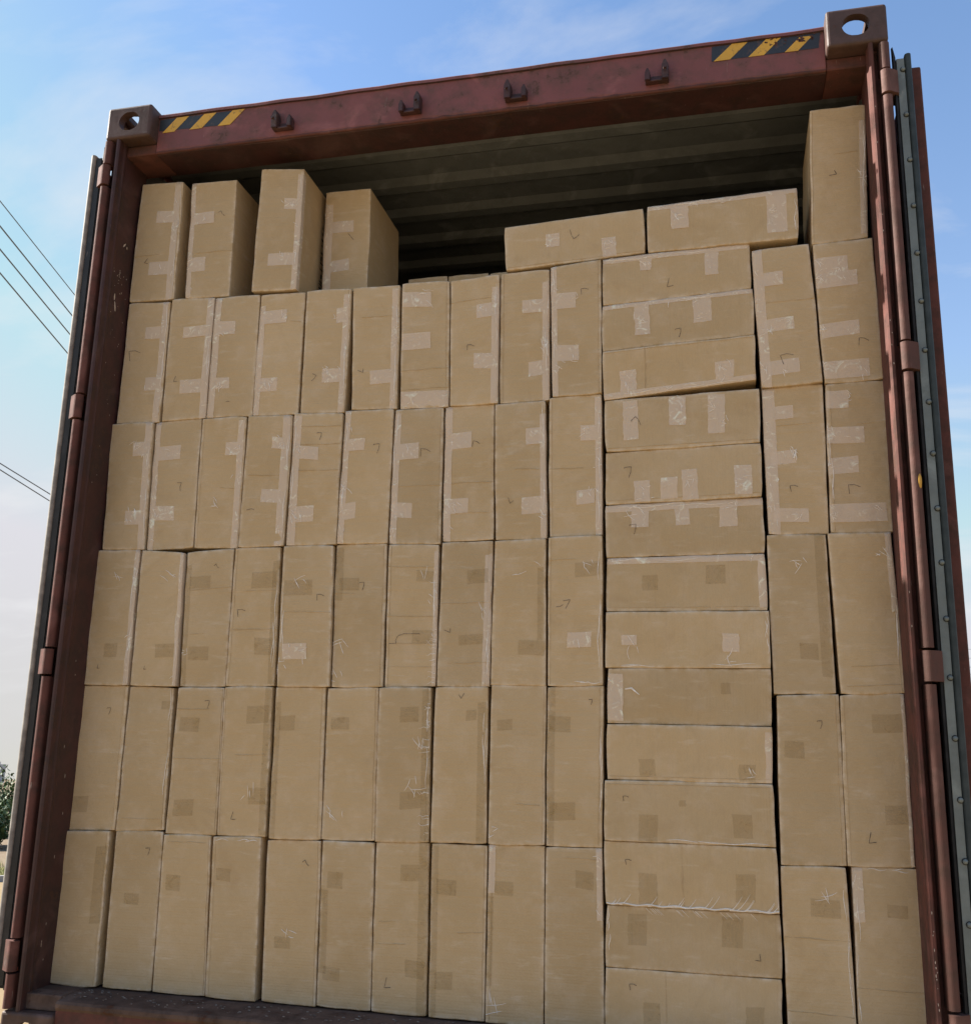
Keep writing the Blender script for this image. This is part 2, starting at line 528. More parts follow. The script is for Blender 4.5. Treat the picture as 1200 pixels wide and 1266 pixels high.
# overhead lines
t = NT('cable'); cablem = t.fin((0.10, 0.11, 0.12), 0.6)
WIRES = [
    ((-1.72, -19.17, 9.0), (-19.67, 41.69, 9.0), 0.0085, 0.0, 'thin topmost of four dark overhead wires slanting down behind the left door', 'overhead wires at upper left'),
    ((-1.44, -18.83, 8.7), (-20.29, 41.87, 8.7), 0.012, 0.0, 'second of four dark overhead wires slanting down behind the left door', 'overhead wires at upper left'),
    ((-1.25, -18.55, 8.4), (-20.72, 41.96, 8.4), 0.012, 0.0, 'third of four dark overhead wires slanting down behind the left door', 'overhead wires at upper left'),
    ((-1.08, -18.25, 8.1), (-21.16, 42.05, 8.1), 0.012, 0.0, 'lowest of four dark overhead wires slanting down behind the left door', 'overhead wires at upper left'),
    ((-6.36, -20.35, 7.4), (-28.23, 60.08, 7.4), 0.014, 0.0, 'upper line of the close pair of wires left of the door', 'close pair of wires at left'),
    ((-5.52, -20.25, 7.2), (-28.91, 59.78, 7.2), 0.014, 0.0, 'lower line of the close pair of wires left of the door', 'close pair of wires at left'),
    ((-0.4, 140.02, 13.57), (88.62, 121.55, 13.57), 0.022, 0.0, 'topmost of five faint distant wires right of the right door', 'distant wires at right'),
    ((-0.46, 140.13, 12.48), (88.55, 121.66, 12.48), 0.022, 0.0, 'second of five faint distant wires right of the right door', 'distant wires at right'),
    ((-0.52, 140.23, 11.39), (88.49, 121.77, 11.39), 0.022, 0.0, 'third of five faint distant wires right of the right door', 'distant wires at right'),
    ((-0.57, 140.3, 10.5), (88.44, 121.85, 10.5), 0.022, 0.0, 'fourth of five faint distant wires right of the right door', 'distant wires at right'),
    ((-0.76, 140.5, 7.45), (88.26, 122.12, 7.45), 0.022, 0.0, 'lowest of five faint distant wires right of the right door', 'distant wires at right'),
]
for (p0, p1, r, sag, lab, grp) in WIRES:
    a, b = Vector(p0), Vector(p1)
    bm = bmesh.new()
    pts = []
    for i in range(33):
        f = i / 32
        q = a.lerp(b, f); q.z -= sag * 4 * f * (1 - f)
        pts.append(q)
    tube(bm, pts, r, 6)
    o = from_bm('power_line', bm, None, cablem)
    tag(o, lab, 'cable', grp)
    if 'spacer' in lab:
        # little clips hung on the lower line
        for s in SPACERS if 'SPACERS' in globals() else (): pass

# ------------------------------------------------------------------ container
H = 2.896; LEN = 12.192; HW = 1.219
box_root = empty('shipping_container', (0, 0, 0),
                 'maroon steel shipping container with open doors, filled with brown boxes', 'container')
CT = box_root


def boolean(o, cutters):
    for c in cutters:
        m = o.modifiers.new('b', 'BOOLEAN'); m.operation = 'DIFFERENCE'; m.object = c; m.solver = 'EXACT'
    dg = bpy.context.evaluated_depsgraph_get()
    me = bpy.data.meshes.new_from_object(o.evaluated_get(dg))
    o.modifiers.clear()
    old = o.data; o.data = me
    for c in cutters:
        bpy.data.objects.remove(c)


def stadium(axis, c, half_l, r, depth, ldir):
    """elongated hole cutter; axis of the hole, ldir is the long direction"""
    bm = bmesh.new()
    prof = []
    for k in range(24):
        a = k / 24 * 2 * math.pi
        u, v = math.cos(a) * r, math.sin(a) * r
        u += half_l if u >= 0 else -half_l
        prof.append((u, v))
    ax = {'x': Vector((1, 0, 0)), 'y': Vector((0, 1, 0)), 'z': Vector((0, 0, 1))}
    A, U = ax[axis], ax[ldir]; V = A.cross(U)
    lo = [bm.verts.new(Vector(c) + U * u + V * v - A * depth) for u, v in prof]
    hi = [bm.verts.new(Vector(c) + U * u + V * v + A * depth) for u, v in prof]
    bm.faces.new(lo); bm.faces.new(hi[::-1])
    for i in range(24): bm.faces.new((lo[i], lo[(i + 1) % 24], hi[(i + 1) % 24], hi[i]))
    bmesh.ops.recalc_face_normals(bm, faces=bm.faces)
    return from_bm('cutter', bm)


cast_mesh = {}
def casting(sx, front, top):
    """178 x 162 x 118 corner casting, hollow, with oval holes"""
    x0, x1 = (HW - .162, HW) if sx > 0 else (-HW, -HW + .162)
    y0, y1 = (0, .178) if front else (LEN - .178, LEN)
    z0, z1 = (H - .118, H) if top else (0, .118)
    xc, yc, zc = (x0 + x1) / 2, (y0 + y1) / 2, (z0 + z1) / 2
    bm = bmesh.new(); box(bm, x0, x1, y0, y1, z0, z1, bev=.009, seg=3)
    o = from_bm('corner_casting', bm, CT, M['casting'])
    bm = bmesh.new(); box(bm, x0 + .026, x1 - .026, y0 + .028, y1 - .02, z0 + .024, z1 - .02)
    cs = [from_bm('cutter', bm)]
    yo = y0 if front else y1
    cs.append(stadium('y', (xc - .002 * sx, yo, zc + .002), .003, .034, .04, 'x'))       # end hole
    cs.append(stadium('x', (HW * sx, yc, zc + .002), .012, .027, .05, 'y'))        # side hole
    cs.append(stadium('z', (xc, yc, z1 if top else z0), .03, .032, .05, 'y'))
    boolean(o, cs)
    for p in o.data.polygons: p.use_smooth = False
    return o


for sx in (-1, 1):
    for fr in (True, False):
        for tp in (True, False):
            casting(sx, fr, tp)

# --- rear corner posts
def mx(pts, s): return [(x * s, y) for x, y in pts]
for s in (-1, 1):
    prof = [(1.165, .172), (1.165, .052), (1.1640, .047), (1.1625, .043), (1.1625, .037), (1.1640, .033), (1.165, .028), (1.165, .008),
            (1.169, .003), (1.175, .003), (1.178, .008), (1.178, .040), (1.192, .046), (1.208, .046), (1.2165, .050), (1.2185, .060), (1.2185, .172)]
    prism('corner_post', mx(prof, s), .118, H - .118, CT, M['maroon_shaded'] if s < 0 else M['maroon_grimy'])
    # front end posts
    bxo('front_corner_post', (min(s * 1.12, s * 1.2185), max(s * 1.12, s * 1.2185), LEN - .17, LEN - .002, .118, H - .118), CT, M['maroon'], .004)

# --- hinge bars and knuckles
HZ = [(2.612, 2.688), (1.812, 1.892), (1.025, 1.104), (.215, .300)]
for s in (-1, 1):
    edges = [H - .1195] + [v for a, b in HZ for v in (b, a)] + [.1195]
    for k in range(0, len(edges), 2):
        zt, zb = edges[k] - .004, edges[k + 1] + .004
        prof = []
        for j in range(13):
            a = math.pi + j / 12 * math.pi
            prof.append((1.2055 + math.cos(a) * .0135, .010 + math.sin(a) * .0135))
        prof += [(1.219, .0455), (1.192, .0455)]
        jx = rng.uniform(-.0008, .0008)
        prism('hinge_bar', mx([(x + jx, y) for x, y in prof], s), zb, zt, CT, M['maroon_worn'] if s > 0 else M['maroon_grimy'], smooth=False)

# --- header
prof = [(.050, 2.866), (.050, 2.752), (.053, 2.742), (.060, 2.737), (.190, 2.742), (.190, 2.800), (.205, 2.868), (.205, 2.880), (.046, 2.880), (.044, 2.877), (.044, 2.868)]
def lump(bm, amp, sc_):
    for v in bm.verts:
        n_ = noise.noise_vector(v.co * sc_)
        v.co += n_ * amp
bm = bmesh.new()
n_seg = 60
x0, x1 = -HW + .163, HW - .163
rings = []
for i in range(n_seg + 1):
    x = x0 + (x1 - x0) * i / n_seg
    rings.append([bm.verts.new((x, a, b)) for a, b in prof])
npf = len(prof)
for i in range(n_seg):
    for k in range(npf):
        bm.faces.new((rings[i][k], rings[i][(k + 1) % npf], rings[i + 1][(k + 1) % npf], rings[i + 1][k]))
bm.faces.new(rings[0]); bm.faces.new(rings[-1][::-1])
bmesh.ops.recalc_face_normals(bm, faces=bm.faces)
for v in bm.verts:
    if v.co.z < 2.76 and v.co.y < .08:
        v.co += noise.noise_vector(v.co * 14) * .0022
    elif v.co.z > 2.86 and v.co.y < .1:
        v.co.z += noise.noise(v.co * 9) * .003
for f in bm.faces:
    if f.normal.z < -.7: f.material_index = 1  # underside takes the darker maroon, its shade painted in
from_bm('header', bm, CT, [M['maroon'], M['maroon_shaded']])
# thick grimy weld seam along the lower lip of the header
bm = bmesh.new()
pts = []
for i in range(160):
    x = x0 + (x1 - x0) * i / 159
    pts.append((x, .0525 + noise.noise(Vector((x * 40, 0, 0))) * .0015, 2.742 + noise.noise(Vector((x * 25, 3, 0))) * .002))
tube(bm, pts, [.0045 + abs(noise.noise(Vector((p[0] * 60, 7, 0)))) * .004 for p in pts], 8)
from_bm('weld_seam', bm, CT, M['maroon_grimy'])
# gussets closing the header to the castings and posts
for s in (-1, 1):
    bxo('header_gusset', (min(s * 1.057, s * 1.217), max(s * 1.057, s * 1.217), .052, .19, H - .155, H - .119), CT, M['maroon_grimy'], .003)

# hazard stickers
def quadmesh(name, pts, y, parent, mat, sub=1, th=.0006):
    bm = bmesh.new()
    f = [bm.verts.new((a, y, b)) for a, b in pts]; g = [bm.verts.new((a, y + th, b)) for a, b in pts]
    bm.faces.new(f); bm.faces.new(g[::-1])
    n = len(pts)
    for i in range(n): bm.faces.new((f[i], f[(i + 1) % n], g[(i + 1) % n], g[i]))
    bmesh.ops.recalc_face_normals(bm, faces=bm.faces)
    return from_bm(name, bm, parent, mat)
zb, zt = 2.8135, 2.8635
stk = quadmesh('hazard_sticker', [(-1.053, zb + .008), (-.792, zb), (-.748, zt), (-1.053, zt)], .0490, CT, M['hazard_black'])
for a in (-1.040, -.940, -.838):
    quadmesh('yellow_stripe', [(a, zb - .0005), (a + .044, zb - .0005), (a + .093, zt + .0005), (a + .049, zt + .0005)], .0483, stk, M['hazard_yellow'])
stk = quadmesh('hazard_sticker', [(.742, zb + .002), (1.040, zb + .002), (1.046, zt + .002), (.744, zt + .001)], .0490, CT, M['hazard_black'])
for a, k in ((.748, 1), (.846, .95), (.947, .8)):
    hz_ = zt + .001 if k > .9 else zt - .006
    quadmesh('yellow_stripe', [(a, zb + .0015), (a + .046 * k, zb + .0015), (a + .097 * k, hz_), (a + .053 * k, hz_ + .001)], .0483, stk, M['hazard_yellow'])
# torn bits
bm = bmesh.new()
for i in range(46):
    x = rng.choice([rng.uniform(.88, 1.03), rng.uniform(.90, .96), rng.uniform(.98, 1.03)]); z = rng.uniform(2.842, 2.867); s_ = rng.uniform(.001, .0055)
    a0 = rng.uniform(0, 6)
    ps = [(x + math.cos(a0 + k * 1.26) * s_ * rng.uniform(.5, 1.6), z + math.sin(a0 + k * 1.26) * s_ * rng.uniform(.3, 1)) for k in range(5)]
    f = [bm.verts.new((p[0], .0478, p[1])) for p in ps]; bm.faces.new(f)
tag(from_bm('sticker_tear', bm, stk, M['maroon_worn']), kind='stuff')

# cam keepers on the header
def keeper(x, tall_left):
    r = bpy.data.objects.new('cam_keeper', None); COL.objects.link(r); r.parent = CT; r.location = (x, .0, 0)
    m = M['maroon_shaded']
    bxo('base_plate', (-.034, .034, .031, .0505, 2.763, 2.770), r, m, .002, 2)
    bxo('back_plate', (-.030, .030, .046, .0505, 2.7705, 2.790), r, m, .002)
    st = -1 if tall_left else 1
    def prong(cx_, w, zt_, tip):
        bm = bmesh.new()
        prof = [(-w / 2, 0), (w / 2, 0), (w / 2, zt_ - 2.766 - tip), (w * .12, zt_ - 2.766), (-w * .12, zt_ - 2.766), (-w / 2, zt_ - 2.766 - tip)]
        lo = [bm.verts.new((cx_ + a, .020, 2.762 + b)) for a, b in prof]; hi = [bm.verts.new((cx_ + a, .0505, 2.766 + b)) for a, b in prof]
        bm.faces.new(lo); bm.faces.new(hi[::-1])
        for i in range(6): bm.faces.new((lo[i], lo[(i + 1) % 6], hi[(i + 1) % 6], hi[i]))
        bmesh.ops.recalc_face_normals(bm, faces=bm.faces)
        bmesh.ops.bevel(bm, geom=list(bm.edges), offset=.0018, segments=2, affect='EDGES')
        from_bm('prong', bm, r, m)
    prong(st * .024, .020, 2.830, .018)
    prong(-st * .027, .015, 2.807, .014)
    bm = bmesh.new(); tube(bm, [(st * .024, .0145, 2.790), (st * .024, .005, 2.790)], .005, 8)
    from_bm('pin', bm, r, m)
for x, tl in ((-.600, True), (-.172, False), (.162, True), (.585, False)): keeper(x, tl)

# --- roof (corrugated, ribs run across)
def corr(a0, a1, pitch, depth, flat_hi, flat_lo, slope):
    out = []; a = a0
    while a < a1:
        for d, h_ in ((0, 0), (flat_hi, 0), (flat_hi + slope, depth), (flat_hi + slope + flat_lo, depth)):
            if a + d <= a1: out.append((a + d, h_))
        a += pitch
    out.append((a1, 0))
    return out
rp = corr(.2055, LEN - .06, .209, .018, .100, .045, .032)
bm = bmesh.new()
rows = {}
for zi, dz in enumerate((0, .002)):
    rows[zi] = [[bm.verts.new((x, y, 2.846 - h_ + dz)) for y, h_ in rp] for x in (-1.19, 1.19)]
for i in range(len(rp) - 1):
    f = bm.faces.new((rows[0][0][i], rows[0][0][i + 1], rows[0][1][i + 1], rows[0][1][i])); f.material_index = 0
    f = bm.faces.new((rows[1][0][i], rows[1][1][i], rows[1][1][i + 1], rows[1][0][i + 1])); f.material_index = 1
from_bm('roof_panel', bm, CT, [M['inner'], M['maroon']])
for s in (-1, 1):
    a, b = sorted((s * 1.175, s * 1.2185))
    bxo('top_side_rail', (a, b, .1785, LEN - .1785, 2.805, 2.878), CT, M['maroon'], .003)
    bxo('bottom_side_rail', (a, b, .1785, LEN - .1785, .002, .155), CT, M['maroon'], .003)
    wp = corr(.1725, LEN - .172, .278, .034, .072, .070, .068)
    bm = bmesh.new()
    inn, out = [], []
    for y, h_ in wp:
        xo = 1.214 - h_
        inn.append([bm.verts.new((s * (xo - .002), y, z)) for z in (.1555, 2.8045)])
        out.append([bm.verts.new((s * xo, y, z)) for z in (.1555, 2.8045)])
    for i in range(len(wp) - 1):
        f = bm.faces.new((inn[i][0], inn[i][1], inn[i + 1][1], inn[i + 1][0])); f.material_index = 0
        f = bm.faces.new((out[i][0], out[i + 1][0], out[i + 1][1], out[i][1])); f.material_index = 1
    from_bm('side_wall', bm, CT, [M['inner'], M['maroon']])
bxo('end_wall', (-1.118, 1.118, LEN - .05, LEN - .02, .12, 2.86), CT, M['maroon'])
# floor boards
fm = None
for i in range(6):
    xa = -1.164 + i * .388
    if fm is None:
        o = bxo('floor_board', (0, .384, .19, LEN - .2, .128, .156), CT, M['wood'], .002); fm = o.data
    else:
        o = bpy.data.objects.new('floor_board', fm); COL.objects.link(o); o.parent = CT
    o.location = (xa, 0, 0)
for k in range(12):
    bxo('cross_member', (-1.174, 1.174, .6 + k * .98, .65 + k * .98, .01, .126), CT, M['maroon_grimy'])

# --- rear sill
bm = bmesh.new()
prof = [(.012, .020), (.012, .128), (.006, .136), (.006, .146), (.012, .152), (.060, .157), (.189, .160), (.189, .02)]
rings = []
for i in range(81):
    x = -1.0565 + 2.113 * i / 80
    rings.append([bm.verts.new(Vector((x, a, b)) + (noise.noise_vector(Vector((x * 11, a * 20, b * 20))) * (.0022 if 0.12 < b and a < .02 else .0005))) for a, b in prof])
for i in range(80):
    for k in range(8):
        f = bm.faces.new((rings[i][k], rings[i][(k + 1) % 8], rings[i + 1][(k + 1) % 8], rings[i + 1][k]))
        f.material_index = 0 if k in (0,) else 1
bm.faces.new(rings[0]); bm.faces.new(rings[-1][::-1])
bmesh.ops.recalc_face_normals(bm, faces=bm.faces)
from_bm('door_sill', bm, CT, [M['maroon_grimy'], M['sill']])
for s in (-1, 1):
    a, b = sorted((s * 1.057, s * 1.1755))
    bxo('sill_end', (a, b, .030, .189, .119, .161), CT, M['sill'], .004, 2)
# grit and splinters lying on the sill
bm = bmesh.new()
for i in range(260):
    x = rng.uniform(-1.05, 1.1); y = rng.uniform(.02, .125); s_ = rng.uniform(.0008, .0032)
    r = bmesh.ops.create_icosphere(bm, subdivisions=1, radius=s_)
    for v in r['verts']: v.co = Vector((x + v.co.x * rng.uniform(1, 2.2), y + v.co.y, .1585 + v.co.z * .5))
tag(from_bm('sill_grit', bm, CT, mat_ground('grit', (0.32, 0.28, 0.24), (0.12, 0.10, 0.09), 30)), kind='stuff')

# paint flecks on the left post reveal and on bars
bm = bmesh.new()
def fleck(x, y, z, w, h_, lean=0, plane='x'):
    k = 6; vs2 = []
    for j in range(k):
        a = j / k * 2 * math.pi
        u = math.cos(a) * w * rng.uniform(.6, 1.2) + math.sin(a) * lean; v = math.sin(a) * h_ * rng.uniform(.7, 1.1)
        vs2.append(bm.verts.new((x, y + u, z + v) if plane == 'x' else (x + u, y, z + v)))
    bm.faces.new(vs2)
fx = -1.1643
fleck(fx, .090, 2.439, .004, .011, .006); fleck(fx, .105, 2.436, .003, .005, 0)
fleck(fx, .075, 2.215, .004, .018, -.004); fleck(fx, .068, 2.245, .003, .012, 0)
for i in range(16):
    fleck(fx, rng.gauss(.078, .014), rng.uniform(2.26, 2.35), rng.uniform(.001, .0022), rng.uniform(.0015, .004))
for i in range(16):
    fleck(fx, rng.uniform(.055, .13), rng.uniform(1.6, 2.3), .0012, rng.uniform(.001, .003))
for i in range(10):
    fleck(fx, rng.gauss(.075, .010), rng.uniform(.2, 1.2), .0012, rng.uniform(.003, .008))
tag(from_bm('paint_fleck', bm, CT, M['fleck']), kind='stuff')
bm = bmesh.new()
for i in range(14):
    fleck(rng.gauss(1.172, .0012), .0024, rng.uniform(.30, .52), .0010, rng.uniform(.001, .005), 0, 'y')
for i in range(10):
    fleck(rng.gauss(1.172, .0012), .0024, rng.uniform(1.0, 2.6), .0010, rng.uniform(.001, .004), 0, 'y')
tag(from_bm('paint_fleck', bm, CT, M['fleck']), kind='stuff')
bm = bmesh.new()
r = bmesh.ops.create_icosphere(bm, subdivisions=3, radius=1)
for v in r['verts']:
    n_ = noise.noise_vector(v.co * 2.2) * .25
    v.co = Vector((1.2125 + (v.co.x + n_.x) * .0065, .0015 + (v.co.y) * .0055, 1.520 + (v.co.z + n_.z) * .021))
tag(from_bm('paint_blob', bm, CT, M['ypaint'], smooth=True), 'yellow paint blob')

# --- doors, swung right round against the sides
def door(s):
    d = bpy.data.objects.new('door', None); COL.objects.link(d); d.parent = CT
    d.location = (s * 1.262, .02, 0)
    if s < 0: d.rotation_euler = (0, 0, math.radians(0.0))
    ztop, zbot = 2.728, .175
    DW = 1.165
    X = lambda a, b: (min(s * a, s * b), max(s * a, s * b))
    # frame members: local x is outward (thickness), y along the side
    mm = M['maroon_grimy'] if s > 0 else M['maroon']
    a, b = X(.012, .046)
    bxo('door_frame_member', (a, b, .045, .095, zbot, ztop), d, mm, .005, 2)
    bxo('door_frame_member', (a, b, DW - .05, DW, zbot, ztop), d, mm, .003)
    bxo('door_frame_member', (a, b, .0955, DW - .0505, zbot, zbot + .1), d, mm, .003)
    bxo('door_frame_member', (a, b, .0955, DW - .0505, ztop - .1, ztop), d, mm, .003)
    wp_ = [(.096, 0)]
    yy = .096
    while yy < DW - .25:
        wp_ += [(yy + .05, 0), (yy + .08, .022), (yy + .2, .022), (yy + .23, 0)]; yy += .25
    wp_.append((DW - .051, 0))
    bm = bmesh.new(); A, B = [], []
    for y_, h_ in wp_:
        A.append([bm.verts.new((s * (.018 + h_), y_, z)) for z in (zbot + .101, ztop - .101)])
        B.append([bm.verts.new((s * (.016 + h_), y_, z)) for z in (zbot + .101, ztop - .101)])
    for i in range(len(wp_) - 1):
        bm.faces.new((A[i][0], A[i][1], A[i + 1][1], A[i + 1][0])); bm.faces.new((B[i][0], B[i + 1][0], B[i + 1][1], B[i][1]))
    from_bm('door_panel', bm, d, M['maroon'])
    # gasket: black lip towards the post, grey body, steel retaining strip with rivets
    bm = bmesh.new()
    lip = [(-.031, .030), (-.036, .004), (-.033, -.004), (-.026, .002), (-.0245, .030)]
    def ext(pts, z0_, z1_, topcut=0):
        lo = [bm.verts.new((s * p, q, z0_)) for p, q in pts]; hi = [bm.verts.new((s * p, q, z1_ + (topcut if i_ in (1, 2) else 0))) for i_, (p, q) in enumerate(pts)]
        bm.faces.new(lo); bm.faces.new(hi[::-1]); n = len(pts)
        for i in range(n): bm.faces.new((lo[i], lo[(i + 1) % n], hi[(i + 1) % n], hi[i]))
    ext(lip, zbot - .01, ztop + .006, .030)
    body = [(-.0245, .034), (-.0245, .006), (-.004, .006), (-.002, .034)]
    ext(body, zbot - .008, ztop + .001)
    bmesh.ops.recalc_face_normals(bm, faces=bm.faces)
    g = from_bm('gasket', bm, d, M['rubber'])
    bm = bmesh.new()
    ext([(-.003, .034)] + [(.0053 - math.cos(k / 10 * math.pi) * .0083, .002 - math.sin(k / 10 * math.pi) * .0083) for k in range(11)] + [(.0136, .034)], zbot - .008, ztop + .010)
    ext([(.0138, .0448), (.0138, .030), (.0145, .020), (.017, .020), (.020, .0448)], zbot, ztop)
    bmesh.ops.recalc_face_normals(bm, faces=bm.faces)
    from_bm('gasket_bulb', bm, d, M['rubber_grey'] if s > 0 else M['rubber_sunlit'])
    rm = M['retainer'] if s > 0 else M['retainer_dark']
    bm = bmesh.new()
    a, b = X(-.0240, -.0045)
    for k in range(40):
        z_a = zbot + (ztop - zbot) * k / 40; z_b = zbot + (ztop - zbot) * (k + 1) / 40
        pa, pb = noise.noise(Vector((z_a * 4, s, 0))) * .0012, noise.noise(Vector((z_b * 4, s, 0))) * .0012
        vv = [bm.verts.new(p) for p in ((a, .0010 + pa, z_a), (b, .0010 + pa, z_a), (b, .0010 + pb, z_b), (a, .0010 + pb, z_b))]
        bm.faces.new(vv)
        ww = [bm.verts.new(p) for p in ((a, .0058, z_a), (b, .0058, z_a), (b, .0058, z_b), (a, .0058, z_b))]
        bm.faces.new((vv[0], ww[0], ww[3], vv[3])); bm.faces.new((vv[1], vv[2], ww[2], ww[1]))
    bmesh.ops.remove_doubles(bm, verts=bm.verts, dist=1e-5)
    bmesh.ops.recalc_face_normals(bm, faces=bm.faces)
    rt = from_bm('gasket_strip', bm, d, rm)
    z_ = 2.693; rv = None
    while z_ > .2 and s > 0:
        if rv is None:
            bm = bmesh.new()
            prof_ = [(.0095, 0), (.0095, -.0018), (.0075, -.0018), (.0075, -.0030), (.0062, -.0062), (.0032, -.0082), (.0004, -.0088)]
            rr_ = []
            for k in range(14):
                aa = k / 14 * 2 * math.pi
                rr_.append([bm.verts.new((math.cos(aa) * q * .82, w_ * .8, math.sin(aa) * q * .82)) for q, w_ in prof_])
            for k in range(14):
                for j in range(len(prof_) - 1):
                    f = bm.faces.new((rr_[k][j], rr_[(k + 1) % 14][j], rr_[(k + 1) % 14][j + 1], rr_[k][j + 1])); f.smooth = j > 2
                    f.material_index = 1 if j < 2 else 0
            bmesh.ops.recalc_face_normals(bm, faces=bm.faces)
            o_ = from_bm('rivet', bm, rt, [M['retainer'] if s > 0 else M['rubber'], M['rubber']]); rv = o_.data
        else:
            o_ = bpy.data.objects.new('rivet', rv); COL.objects.link(o_); o_.parent = rt
        o_.location = (s * (-.0085) + rng.uniform(-.001, .001), .0008, z_)
        z_ -= .1385 + rng.uniform(-.003, .003)
    # hinge knuckles
    for (za, zb_) in HZ:
        bm = bmesh.new()
        pr_ = []
        R_ = .0155
        cx_ = 1.2065 - 1.262
        for j in range(11):
            aa = math.radians(170 + j / 10 * 130)
            pr_.append((cx_ + math.cos(aa) * R_, -.012 + math.sin(aa) * R_))
        pr_ += [(-.031, -.014), (-.025, -.010), (-.025, .034), (.012, .040), (.012, .048), (-.036, .048), (-.040, .004), (cx_ + .004, .003)]
        lo = [bm.verts.new((s * p, q, za + .003)) for p, q in pr_]; hi = [bm.verts.new((s * p, q, zb_ - .003)) for p, q in pr_]
        bm.faces.new(lo); bm.faces.new(hi[::-1]); n = len(pr_)
        for i in range(n): bm.faces.new((lo[i], lo[(i + 1) % n], hi[(i + 1) % n], hi[i]))
        bmesh.ops.recalc_face_normals(bm, faces=bm.faces)
        hinge = from_bm('hinge', bm, d, M['maroon_worn'] if s > 0 else M['maroon_grimy'])
    # lock rods on the outer face (towards the container side), flat against it
    for y_ in (.42, .86):
        bm = bmesh.new(); tube(bm, [(s * .001, y_, zbot - .03), (s * .001, y_, ztop + .03)], .012, 10)
        from_bm('lock_rod', bm, d, M['retainer'])
    return d
dr = door(1)
dl = door(-1)

